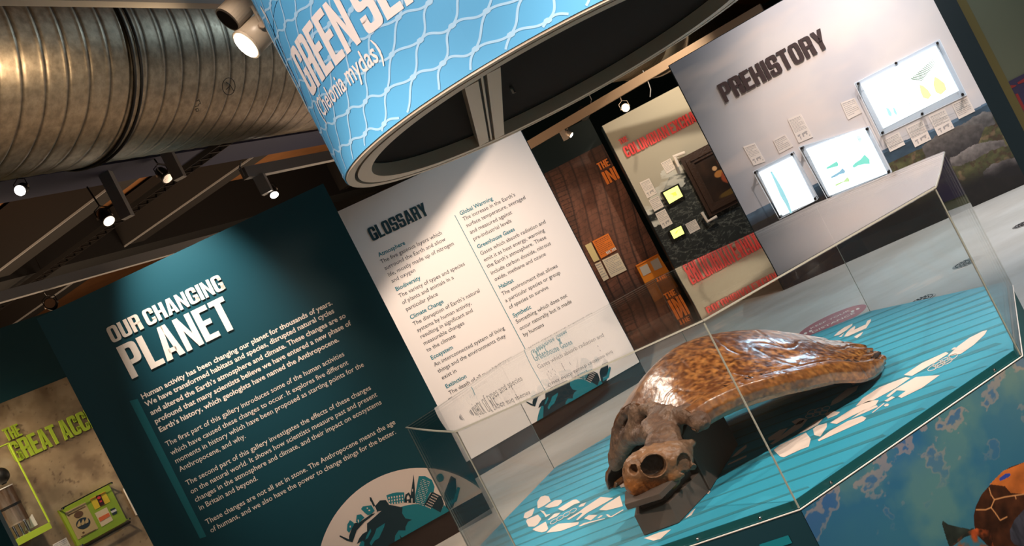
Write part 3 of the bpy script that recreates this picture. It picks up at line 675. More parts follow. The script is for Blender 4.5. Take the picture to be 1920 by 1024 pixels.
lb3 = lightbox(q4([(15, 408), (690, 62), (905, 500), (222, 825)], c160), q4([(65, 420), (660, 112), (842, 468), (242, 770)], c160), 'large glowing box with flints and a comb shape, upper right', [
    ('hand_axe', [(528, 420), (560, 430), (600, 465), (625, 505), (600, 535), (560, 525), (540, 480)], e5, c160), ('hand_axe', [(650, 355), (680, 370), (730, 410), (745, 460), (700, 500), (660, 480), (640, 420)], e5, c160),
    ('flint_blade', [(262, 605), (285, 610), (310, 650), (305, 675), (285, 665)], e1, c160), ('flint_blade', [(318, 600), (335, 610), (352, 650), (345, 665), (325, 640)], e1, c160), ('flint_blade', [(440, 550), (452, 560), (465, 595), (455, 600)], mk_('faint_relic', hexc(216, 240, 234)), c160),
    ('flint_blade', [(358, 580), (368, 585), (382, 625), (372, 630)], mk_('faint_relic', hexc(216, 240, 234)), c160)])
c_ = None
q = [PH.px(*c160(*p)) for p in [(15, 408), (690, 62), (905, 500), (222, 825)]]; cc = [sum(a[i] for a in q)/4 for i in (0, 1)]
m_tooth = mat('grey_green_relic', hexc(128, 144, 118), .6, emit=.45)  # comb teeth also given emission in place of backlight
for k in range(14):
    a = (462+k*13, 372-k*11.8); b = (552+k*8.0, 387-k*9.8)
    P = [PH.px(*c160(a[0], a[1]-4)), PH.px(*c160(b[0], b[1]-4)), PH.px(*c160(b[0], b[1]+2)), PH.px(*c160(a[0], a[1]+5))]
    G().prism([(x-cc[0], z-cc[1]) for x, z in P], -.045, -.034).obj('bone_comb_tooth', m_tooth, lb3)
for bx, by in ((345, 248), (552, 650)):
    s_, z_ = PH.px(*c160(bx, by)); G().tube([(s_-cc[0], -.021, z_-cc[1]), (s_-cc[0], -.14, z_-cc[1])], .013, 12).obj('bolt', m_dark, lb3)

# --- right wall with artwork
m_olive = mat('olive_wall', hexc(84, 84, 64), .7); RW = Panel((5.02, 9.75), (8.8, 9.3), 'wall_right', None, None, 3.6, .15, m_olive); RW.root['kind'] = 'structure'
G().box(0, .13, -.03, 0, 0, 3.6).obj('pilaster', mat('mustard_edge', hexc(86, 74, 34), .6), RW.root)
ca = Z(1860, 130, 7.88)
t = empty('wall_print', (0, 0, 0), 0, 'dark purple graphic with red shapes on the olive wall at the right edge', 'wall graphic')
p = RW.px(*ca(125, 240)); O = RW.p0+RW.d*p[0]+RW.n*.005; t.location = (O.x, O.y, 0); t.rotation_euler = RW.root.rotation_euler
G().box(0, 2.0, -.012, 0, .1, p[1]).obj('board', mat('purple_print', hexc(44, 34, 56), .6), t)
g = G()
for L in ([(250, 240), (350, 235), (340, 255), (270, 290), (250, 285)], [(360, 200), (473, 130), (473, 190), (380, 225)], [(240, 330), (270, 320), (420, 600), (473, 700), (473, 760), (400, 700), (330, 560)], [(330, 370), (370, 360), (473, 560), (473, 640), (420, 560)]):
    P = [RW.px(*ca(*q_)) for q_ in L]; g.flat([(a-p[0], b) for a, b in P], -.014)
g.obj('red_shape', mat('dark_red_print', hexc(120, 30, 26), .6), t)

# --- columbian panel
CB = Panel((1.965, 13.36), (4.7, 13.10), 'display_wall', 'tall panel headed THE COLUMBIAN EXCHANGE over a stormy sea photo', 'display wall', 2.70, .6, m_teal)
c3 = Z(1000, 0, 2.56); c20 = Z(1080, 160, 2.56); c13 = Z(1130, 280, 4.656)
cw = [CB.px(*c20(*p)) for p in [(300, 520), (330, 430), (400, 380), (470, 340), (560, 380), (850, 330), (1000, 400), (1400, 400), (1400, 1024), (300, 1024)]]
def f_col(X, Zz):
    n1 = noise2(X, Zz, 2.2, 5); n2 = noise2(X*.6+2, Zz*2+X*.5, 9, 5); n3 = noise2(X*1.2, Zz*2.4-X, 22, 4)
    C = np.ones(X.shape+(3,))*rgb(186, 176, 156)*(1-.12*ramp(Zz, 1.2, 2.6))[..., None]
    edge = 1.42+.42*ramp(X, .1, .75)-.0*X+.12*(n1-.5); sea = Zz < edge
    C = lay(C, sea, shade(rgb(34, 36, 33), .7+.6*n2)); r = np.abs(n2-.5); C = lay(C, sea*ramp(.045-r, 0, .04)*.5, rgb(150, 150, 140)); C = lay(C, sea*ramp(n3, .62, .74)*.45, rgb(140, 140, 132))
    foam = (np.abs(Zz-edge+.06) < .15+.2*(n2-.5))*(X < .72); C = lay(C, foam*ramp(n2, .35, .6), rgb(206, 202, 190))
    return C
mural(CB, 'sea_print', .008, CB.W, .01, 2.70, 420, 420, f_col, .004)
CB.title('THE', (1163.5, 272), (1179, 265), (1160.5, 262), m_red, .02, 'letter', True, .008)
CB.title('COLUMBIAN EXCHA', (1176, 296), (1310, 234), (1166, 277), m_red, .03, 'letter', True, .008, full='COLUMBIAN EXCHANGE')
KG = 'caption cards on the red-titled panel'
card(CB, q4([(505, 122), (590, 78), (640, 165), (560, 215)], c13), 'caption_card', 'caption nearest the framed painting on the stormy sea photo', KG, 7)
card(CB, q4([(320, 292), (405, 252), (475, 385), (390, 430)], c13), 'caption_card', 'highest of the three stacked captions on the sea photo', KG, 7, True)
card(CB, q4([(400, 447), (485, 405), (535, 500), (452, 545)], c13), 'caption_card', 'middle of the three stacked captions on the sea photo', KG, 6)
card(CB, q4([(458, 562), (542, 518), (612, 648), (525, 695)], c13), 'caption_card', 'lowest of the three stacked captions on the sea photo', KG, 6, True)
card(CB, q4([(523, 668), (572, 642), (597, 688), (548, 714)], c20), 'caption_card', 'caption right of the lower yellow screen', KG, 6)
def screen(quad, label, P=CB, k=c13):
    q = [P.px(*k(*p)) for p in quad]; c = [sum(a[i] for a in q)/4 for i in (0, 1)]; O = P.p0+P.d*c[0]+P.n*.006
    t = empty('light_box', (O.x, O.y, c[1]), P.root.rotation_euler.z, label, 'light box', 'small yellow light boxes'); L = [(a-c[0], b-c[1]) for a, b in q]
    G().prism([(a*1.25, b*1.25) for a, b in L], -.05, 0).obj('case', m_dark, t); G().prism(L, -.056, -.05).obj('glowing_panel', m_yglow, t)
    g = G()
    for k_ in range(4): g.flat([(random.uniform(-.04, .05), random.uniform(-.04, .04)) for _ in range(3)], -.0575)
    g.obj('specimen_shape', mat('yellow_specimen', hexc(220, 214, 90), .6, emit=.8), t)
screen([(525, 382), (650, 318), (697, 410), (580, 478)], 'larger yellow glowing box on the sea photo'); screen([(585, 715), (680, 668), (710, 735), (620, 783)], 'smaller yellow glowing box low on the sea photo')
# framed painting
q = [CB.px(*c20(*p)) for p in [(495, 358), (640, 287), (860, 690), (640, 625)]]
tl = CB.px(*c20(495, 355)); bl = CB.px(*c20(640, 632)); tr = (tl[0]+1.0, tl[1])
cx, cz = tl[0]+.55, (tl[1]+bl[1])/2; O = CB.p0+CB.d*cx+CB.n*.03
t = empty('framed_painting', (O.x, O.y, cz), CB.root.rotation_euler.z, 'dark framed painting of seated figures on the stormy sea panel', 'painting')
hw, hh = .55, (tl[1]-bl[1])/2
m_fr = mat('dark_carved_frame', hexc(58, 38, 26), .35, bump=.4, bscale=40)
g = G().box(-hw, hw, -.02, 0, -hh, hh); g.obj('backing', m_dark, t)
for i_, (w0, w1, dp) in enumerate(((0, .05, .05), (.05, .10, .085), (.10, .14, .06))):
    a, b = hw-w0, hw-w1; c, d = hh-w0, hh-w1
    for k_, P in enumerate(([(-a, c), (a, c), (b, d), (-b, d)], [(-a, -c), (-b, -d), (b, -d), (a, -c)], [(-a, -c), (-a, c), (-b, d), (-b, -d)], [(a, c), (a, -c), (b, -d), (b, d)])):
        G().prism(P, -dp, -.02).obj('frame_moulding', m_fr, t)
def f_paint(X, Zz):
    n = noise2(X, Zz, 6, 5); C = np.ones(X.shape+(3,))*rgb(46, 30, 20)*(.6+.8*n)[..., None]
    for (a, b, rx, rz, col) in ((-.18, .02, .07, .05, rgb(176, 116, 60)), (-.10, -.06, .09, .10, rgb(150, 70, 44)), (-.20, .11, .035, .035, rgb(206, 160, 116)), (-.02, .0, .06, .09, rgb(120, 62, 34)), (.02, .12, .04, .04, rgb(168, 110, 76)), (-.08, .16, .06, .09, rgb(120, 60, 40)), (.15, -.02, .1, .14, rgb(90, 52, 34)), (-.05, -.26, .25, .05, rgb(96, 72, 34))):
        C = lay(C, ramp(1.15-((X-a)/rx)**2-((Zz-b)/rz)**2+.8*(n-.5), 0, .4), col)
    return C
class _F: pass
f = _F(); f.root = t; mural(f, 'canvas', -hw+.14, hw-.14, -hh+.14, hh-.14, 110, 150, f_paint, .03, t, .35)
# white bracket tubes by the frame
for nm, L, lab in (('corner_bracket', [(608, 72), (650, 55), (712, 32)], 'white glowing corner bracket above the framed painting'), ('corner_bracket', [(625, 75), (660, 155)], 'white upright bracket left of the framed painting')):
    tag(G().tube([Vector(CB.p0+CB.d*CB.px(*c13(*p))[0]+CB.n*.10)+Vector((0, 0, CB.px(*c13(*p))[1])) for p in L], .022, 8).obj(nm, m_cap), lab, 'bracket', 'picture brackets')
L = [(600, 610), (628, 655), (672, 630)]
tag(G().tube([Vector(CB.p0+CB.d*CB.px(*c20(*p))[0]+CB.n*.10)+Vector((0, 0, CB.px(*c20(*p))[1])) for p in L], .022, 8).obj('corner_bracket', m_cap), 'white corner bracket under the framed painting', 'bracket', 'picture brackets')
# glass guard line left of the painting
# --- industrial panel
IN = Panel((.2, 14.05), (1.955, 13.99), 'display_wall', 'dark brick-tunnel photo panel headed THE IN in orange', 'display wall', 2.95, .1, m_teal)
ct = IN.px(*c3(80, 820)); cu = IN.px(*c3(310, 690))
def f_ind(X, Zz):
    n1 = noise2(X, Zz, 5, 4); n2 = noise2(X, Zz, 26, 3)
    C = np.ones(X.shape+(3,))*rgb(104, 66, 50)*(.62+.75*n1)[..., None]
    bend = X+.16*np.sin(Zz*1.6+.6)
    for k in range(9):
        xk = .55+k*.17; dd = np.abs(bend-xk-.02*n1); C = lay(C, .8*ramp(.018-dd, 0, .014), rgb(28, 18, 16)); C = lay(C, .35*ramp(.05-np.abs(bend-xk-.05), 0, .05), rgb(150, 100, 80))
    cz_ = (Zz*13+.25*np.sin(X*9)) % 1; C = lay(C, .38*ramp(np.abs(cz_-.5), .40, .48), rgb(40, 26, 22)); rw = np.floor(Zz*13+.25*np.sin(X*9)); cx_ = (bend*7+.5*(rw % 2)) % 1; C = lay(C, .30*ramp(np.abs(cx_-.5), .43, .48), rgb(40, 26, 22))
    C = lay(C, .35*ramp(1-((X-1.25)/.5)**2-((Zz-1.6)/.8)**2, 0, .8), rgb(132, 88, 70))
    left = ramp(.95-bend, 0, .06); rows = (np.abs((Zz*16+.3*np.sin(X*6)) % 1-.5) > .42); C = lay(C, left*rows*.7, rgb(30, 20, 16))
    C = lay(C, .5*ramp(n2, .62, .8), rgb(70, 44, 34)); C = lay(C, .85*ramp(.55+.2*n1-Zz, 0, .3), rgb(34, 24, 20)); C = lay(C, .55*ramp(Zz, 1.9, 2.5), rgb(40, 24, 18))
    return C
mural(IN, 'brick_print', .02, IN.W, .02, ct[1], 300, 400, f_ind, .004)
IN.title('THE', (1124.5, 320), (1145, 311), (1119.5, 306.5), m_orange, .02, 'letter', True, .008)
IN.title('IN', (1138.5, 346.5), (1158, 338.5), (1127.5, 324), m_orange, .02, 'letter', True, .008, full='INDUSTRIAL')
c42 = Z(1080, 420, 7.315)
IGn = 'text boards on the brick tunnel photo'
card(IN, q4([(222, 238), (440, 128), (558, 355), (345, 475)], c42), 'text_board', 'orange square board dated 1838', IGn, 9, False, m_orange, mat('brown_ink', hexc(150, 80, 40), .6), .02)
card(IN, q4([(122, 295), (205, 252), (322, 490), (245, 525)], c42), 'text_board', 'cream picture board left of the orange board', IGn, 0, False, mat('cream_board', hexc(226, 206, 150), .6), None, .02)
card(IN, q4([(357, 497), (572, 395), (695, 630), (478, 738)], c42), 'text_board', 'large cream text board below the orange board', IGn, 10, False, mat('pale_board', hexc(238, 222, 196), .6), m_capink, .02)
card(IN, q4([(255, 550), (335, 512), (452, 745), (378, 788)], c42), 'text_board', 'narrow cream board lowest at the left', IGn, 6, False, mat('pale_board', hexc(238, 222, 196), .6), m_capink, .02)
IN.title('1838', c42(420, 420), c42(556, 355), c42(405, 385), m_lett, .004, 'date_numeral', True, .032)
q = [IN.px(*c42(*p)) for p in [(812, 570), (1115, 408), (1235, 660), (935, 810)]]; c = [sum(a[i] for a in q)/4 for i in (0, 1)]
O = IN.p0+IN.d*c[0]+IN.n*.01
t = empty('orange_case', (O.x, O.y, c[1]), IN.root.rotation_euler.z, 'orange framed box with two grey cards beside the dark pillar', 'display box')
L = [(a-c[0], b-c[1]) for a, b in q]; L[2] = (L[2][0]+.05, L[2][1]-.25); L[3] = (L[3][0]+.0, L[3][1]-.3)
G().prism(L, -.08, 0).obj('body', mat('orange_case_paint', hexc(222, 132, 30), .5), t)
for P in ([(862, 598), (965, 545), (1022, 660), (915, 715)], [(1008, 520), (1110, 462), (1175, 592), (1070, 640)]):
    Q = [IN.px(*c42(*p)) for p in P]; G().prism([(a-c[0], b-c[1]) for a, b in Q], -.09, -.081).obj('grey_card', mat('grey_card', hexc(188, 178, 166), .6), t)
Q = [IN.px(*c42(*p)) for p in [(815, 580), (1118, 420)]]; G().tube([(Q[0][0]-c[0], -.085, Q[0][1]-c[1]), (Q[1][0]-c[0], -.085, Q[1][1]-c[1])], .012, 6).obj('top_rail', m_orange, t)

# --- the great acceleration wall (left)
GA = Panel((-5.17, 6.84), (-3.13, 9.56), 'display_wall', 'concrete-effect panel headed THE GREAT ACCELERATION at far left', 'display wall', 3.05, .12, mat('upper_wall_teal', hexc(12, 60, 66), .6))
zt_ = GA.px(60, 733)[1]
def f_conc(X, Zz):
    n1 = noise2(X, Zz, 2.5, 5); n2 = noise2(X+4, Zz+3, 7, 5); n3 = noise2(X, Zz, 30, 3)
    C = np.ones(X.shape+(3,))*rgb(150, 126, 96)*(.70+.6*n1)[..., None]; C = lay(C, ramp(n2, .52, .75)*.55, rgb(96, 74, 54)); C = lay(C, ramp(n3, .74, .8)*.5, rgb(70, 52, 38)); C = lay(C, ramp(.42-n2, 0, .2)*.4, rgb(190, 168, 138))
    return C
mural(GA, 'concrete_print', .01, GA.W-.01, .01, zt_, 300, 300, f_conc, .004)
GA.title('THE', (13, 829), (41, 816.5), (1.5, 807), m_lime, .008, 'letter', True, .01)
GA.title('GREAT', (29, 869), (116, 834), (12, 833), m_lime, .008, 'letter', True, .01, full='GREAT ACCELERATION')
c66 = Z(0, 660, 2.8125); c10 = Z(100, 890, 7.644)
q = [GA.px(*p) for p in (c10(45, 525), c10(760, 150), c10(1022, 675), c10(325, 1060))]; c = [sum(a[i] for a in q)/4 for i in (0, 1)]; O = GA.p0+GA.d*c[0]+GA.n*.01
t = empty('specimen_board', (O.x, O.y, c[1]), GA.root.rotation_euler.z, 'lime green board with old food packets, on the concrete-effect panel', 'display board')
L = [(a-c[0], b-c[1]) for a, b in q]; G().prism(L, -.03, 0).obj('backboard', m_lime, t); G().prism(L, -.088, -.082).obj('clear_cover', m_acr2, t)
G().tube([(L[3][0], -.07, L[3][1]-.02), (L[2][0], -.07, L[2][1]-.02)], .010, 6).obj('lower_rail', m_dark, t); G().tube([(L[0][0], -.085, L[0][1]), (L[1][0], -.085, L[1][1])], .005, 6).obj('upper_rail', m_dark, t)
for i in range(4): G().tube([(L[i][0]*.97, -.03, L[i][1]*.97), (L[i][0]*.97, -.1, L[i][1]*.97)], .008, 8).obj('stud', m_chrome, t)
def gap(pts, name, m, off):
    Q = [GA.px(*c10(*p)) for p in pts]; G().prism([(a-c[0], b-c[1]) for a, b in Q], -off-.004, -off).obj(name, m, t)
m_kraft = mat('kraft_paper', hexc(206, 170, 118), .7); m_kink = mat('kraft_ink', hexc(110, 74, 48), .7); m_navy = mat('navy_print', hexc(44, 52, 60), .6)
gap([(130, 560), (420, 415), (610, 790), (320, 950)], 'packet', m_kraft, .031)
ell = lambda cx, cy, a, b, th, n=20: [(cx+a*math.cos(k*2*math.pi/n)*math.cos(th)-b*math.sin(k*2*math.pi/n)*math.sin(th), cy+a*math.cos(k*2*math.pi/n)*math.sin(th)+b*math.sin(k*2*math.pi/n)*math.cos(th)) for k in range(n)]
gap(ell(325, 590, 68, 45, -.45), 'packet_print', m_kink, .0355); gap(ell(390, 715, 105, 78, -.42), 'packet_print', m_navy, .0355)
for x_ in (330, 385, 440): gap([(x_-28, 745-(x_-330)*.45), (x_, 680-(x_-330)*.45), (x_+22, 725-(x_-330)*.45), (x_+20, 755-(x_-330)*.45), (x_-20, 775-(x_-330)*.45)], 'packet_print', m_kraft, .040)
gap([(175, 595), (415, 470), (420, 480), (180, 605)], 'packet_print', m_kink, .0355); gap([(360, 905), (570, 800), (575, 806), (365, 915)], 'packet_print', m_kink, .0355); gap([(375, 850), (400, 830), (412, 850), (388, 865)], 'packet_print', m_kink, .0355)
gap([(490, 370), (705, 260), (782, 405), (565, 520)], 'packet', mat('yellow_packet', hexc(240, 196, 50), .5), .031)
gap([(570, 325), (635, 305), (700, 445), (635, 475)], 'packet_print', mat('maroon_print', hexc(70, 28, 26), .6), .0355); gap(ell(612, 352, 26, 20, -.4), 'packet_print', m_red, .040); gap([(620, 400), (650, 388), (660, 410), (630, 422)], 'packet_print', m_red, .040)
gap([(490, 372), (705, 262), (708, 268), (494, 380)], 'packet_print', m_orange, .0355)
gap([(558, 572), (728, 485), (820, 670), (660, 765)], 'packet', mat('pink_packet', hexc(238, 206, 166), .6), .031); gap([(610, 640), (755, 565), (775, 610), (635, 695)], 'packet_print', mat('coral_print', hexc(234, 110, 60), .6), .0355)
gap([(780, 515), (845, 488), (880, 570), (820, 602)], 'stamp', m_navy, .031); gap([(785, 545), (860, 510), (868, 540), (800, 572)], 'stamp', m_cap, .0355)
card(GA, [c10(-20, 1010), c10(175, 905), c10(260, 1070), c10(60, 1170)], 'caption_card', 'grey caption card below the lime green board', 'left panel captions', 6)
tag(GA.poly('light_strip', [c10(980, 205), c10(1002, 200), c10(1195, 580), c10(1172, 592)], m_cap, .012, depth=.02), None, None)
# case with drum on the concrete wall
def gpt(x, y, off):
    u, v = uv(x, y); r = Vector((u, 1, v)); o = Vector((0, 0, EYE)); t_ = (GA.p0+GA.n*off-o).dot(GA.n)/r.dot(GA.n); return o+r*t_
cC = Z(0, 840, 5.565)
R1 = gpt(*cC(515, 775), .32); L1 = gpt(*cC(135, 985), .32); T1 = gpt(*c66(45, 482), .32)
nn = -GA.n*.30; dd = (L1-R1); dd.z = 0
t = empty('exhibit_case', R1, 0, 'lime-edged clear wall case holding a metal drum, at the left edge', 'display case')
A_ = [Vector((0, 0, 0)), dd*1.9, dd*1.9+nn, nn]; zl = .0
G().hprism([(a.x, a.y) for a in A_], -.05, 0).obj('shelf', m_lime, t)
ht = T1.z-R1.z
G().tube([(0, 0, 0), (0, 0, ht)], .008, 6).obj('corner_post', m_lime, t); G().tube([(0, 0, ht), dd*1.9+Vector((0, 0, ht))], .006, 6).obj('top_edge', m_lime, t)
G().hprism([(a.x, a.y) for a in A_], ht, ht+.006).obj('lid', m_acr2, t)
G().add([(0, 0, 0), tuple(dd*1.9), tuple(dd*1.9+Vector((0, 0, ht))), (0, 0, ht)], [(0, 1, 2, 3)]).obj('front_pane', m_acr2, t)
m_drum = vnoise_mat('brown_stained_steel', hexc(74, 52, 40), hexc(176, 158, 144), 3, .3, c3=hexc(110, 84, 66), stretch=(1, 1, .25, 0)); m_drum.node_tree.nodes['Principled BSDF'].inputs['Metallic'].default_value = .6
ct_ = gpt(*cC(60, 420), .17); cb_ = gpt(*cC(190, 790), .17); cx_ = (gpt(*cC(60, 600), .17)+gpt(*cC(140, 600), .17))/2
R_ = .085; ax = gpt(*cC(165, 560), .17)-(L1-R1).normalized()*-.0; ax = gpt(*cC(100, 610), .17)
td = empty('steel_drum', (ax.x, ax.y, R1.z), 0, 'brown-stained steel drum with a dark band, inside the wall case', 'drum')
z0, z1 = cb_.z-R1.z, ct_.z-R1.z
G().tube([(0, 0, z0), (0, 0, z0+.01), (0, 0, (z0+z1)/2-.01)], [R_*1.02, R_, R_], 40).obj('lower_shell', m_drum, td); G().tube([(0, 0, (z0+z1)/2-.01), (0, 0, (z0+z1)/2+.01)], R_*1.01, 40).obj('band', m_dark, td)
G().tube([(0, 0, (z0+z1)/2+.01), (0, 0, z1)], R_, 40).obj('upper_shell', m_drum, td); G().tube([(0, 0, z1), (0, 0, z1+.008)], R_*1.05, 40).obj('rim', m_cap, td)
for k in range(3): a = k*2.1; G().tube([(.05*math.cos(a), .05*math.sin(a), 0), (.05*math.cos(a), .05*math.sin(a), z0)], .012, 12).obj('foot', m_chrome, td)
bp = gpt(*cC(5, 295), .17); G().tube([(bp-Vector((ax.x, ax.y, R1.z)))+Vector((0, 0, -.07)), bp-Vector((ax.x, ax.y, R1.z))+Vector((0, 0, .0))], [.02, .02], 12).obj('stem', m_dark, td)
bm = bmesh.new(); bmesh.ops.create_uvsphere(bm, u_segments=24, v_segments=16, radius=.066); me = bpy.data.meshes.new('gong'); bm.to_mesh(me); bm.free(); me.materials.append(m_dark); me.polygons.foreach_set('use_smooth', [True]*len(me.polygons))
o = bpy.data.objects.new('dome', me); COL.objects.link(o); o.parent = td; o.location = bp-Vector((ax.x, ax.y, R1.z))
for k, (a, b) in enumerate(((340, 385), (270, 440))):
    P = [gpt(*cC(*p), .14) for p in ([(305, 735), (335, 690), (395, 800), (330, 840)] if k == 0 else [(255, 770), (290, 752), (325, 838), (265, 868)])]
    tag(G().add(P+[p+GA.n*-.006 for p in P], [(0, 1, 2, 3), (7, 6, 5, 4), (0, 4, 5, 1), (1, 5, 6, 2), (2, 6, 7, 3), (3, 7, 4, 0)]).obj('caption_card', m_cap), 'cream caption %s on the lime shelf' % ('farther right' if k == 0 else 'beside the drum'), 'caption', 'shelf captions')
# teal partition at the left edge
EP = Panel((-4.5, 6.1), (-3.587, 6.3), 'partition', 'plain teal panel edge in the bottom left corner', 'display wall', 2.71, .08, m_tealpanel)
# ================================================================ the turtle case
ZL = .751; ZT = ZL+.018; ZC = EYE-.279
OCT = [(-.308, 2.491), (.325, 2.189), (1.018, 2.439), (1.378, 3.124), (1.120, 3.705), (.500, 4.02), (-.200, 3.795), (-.524, 3.168)]
OC = Vector((sum(p[0] for p in OCT)/8, sum(p[1] for p in OCT)/8))
def inset(d):
    """offset the case outline inwards by d metres"""
    out = []; n = len(OCT)
    for i in range(n):
        p0, p1, p2 = Vector(OCT[i-1]), Vector(OCT[i]), Vector(OCT[(i+1) % n])
        a = (p1-p0).normalized(); b = (p2-p1).normalized(); na, nb = Vector((-a.y, a.x)), Vector((-b.y, b.x))
        k = (na+nb).normalized(); q = p1+k*(d/k.dot(na)); out.append((q.x, q.y))
    return out
plinth = empty('display_plinth', (OC.x, OC.y, 0), 0, 'eight-sided teal plinth with printed faces under the turtle', 'plinth')
def rel(P, o=OC): return [(a-o.x, b-o.y) for a, b in P]
G().hprism(rel(inset(.004)), .06, ZL).obj('body', mat('ledge_teal', hexc(16, 78, 82), .45), plinth); G().hprism(rel(inset(.05)), 0, .06).obj('recessed_base', m_base, plinth)
g = G(); e_ = rel(inset(.0005)); m_trim = mat('edge_trim_white', hexc(226, 216, 208), .4)
for i in range(8): g = G(); g.tube([(*e_[i], ZL-.0022), (*e_[(i+1) % 8], ZL-.0022)], .0018, 6); g.obj('edge_trim', m_trim, plinth)
m_blue = mat('turquoise_print', hexc(62, 168, 196), .38, spec=.45)
G().hprism(rel(inset(.012)), ZL, ZT-.001).obj('top_board', mat('board_side_teal', hexc(16, 88, 92), .4), plinth)
I12 = inset(.0125); G().hprism(rel(I12), ZT-.001, ZT).obj('top_print', m_blue, plinth)
def inside(x, y, P):
    c = False
    for i in range(len(P)):
        (x1, y1), (x2, y2) = P[i], P[(i+1) % len(P)]
        if (y1 > y) != (y2 > y) and x < (x2-x1)*(y-y1)/(y2-y1)+x1: c = not c
    return c
I13 = inset(.014); g = G(); zz = ZT+.0004
for k in range(34):
    y0 = 2.35+k*.095; w0 = .011+.004*math.sin(k*2.3); prev = None
    for j in range(97):
        x = -.55+j*.0205; y = y0-.25*(x+.5)-.11*(x+.5)**2+.010*math.sin(x*5+k*.7)
        hw = w0*(.75+.5*math.sin(x*4+k))+.0025; ok = inside(x, y-hw, I13) and inside(x, y+hw, I13)
        cur = ((x-OC.x, y-hw-OC.y, zz), (x-OC.x, y+hw-OC.y, zz)) if ok else None
        if cur and prev: g.add([prev[0], cur[0], cur[1], prev[1]], [(0, 1, 2, 3)])
        prev = cur
mesh('wave_stripe_print', g.v, g.f, mat('stripe_print', hexc(62, 138, 154), .4), plinth)['kind'] = 'stuff'
kR = Z(1440, 640, 2.6667); kQ = Z(1760, 500, 4.267); kL = Z(860, 860, 6.242); kM = Z(760, 640, 2.6667); kB = Z(1140, 780, 4.454); kT = Z(1480, 560, 10.24); kS = Z(1340, 600, 5.12); kN = Z(960, 860, 6.246)
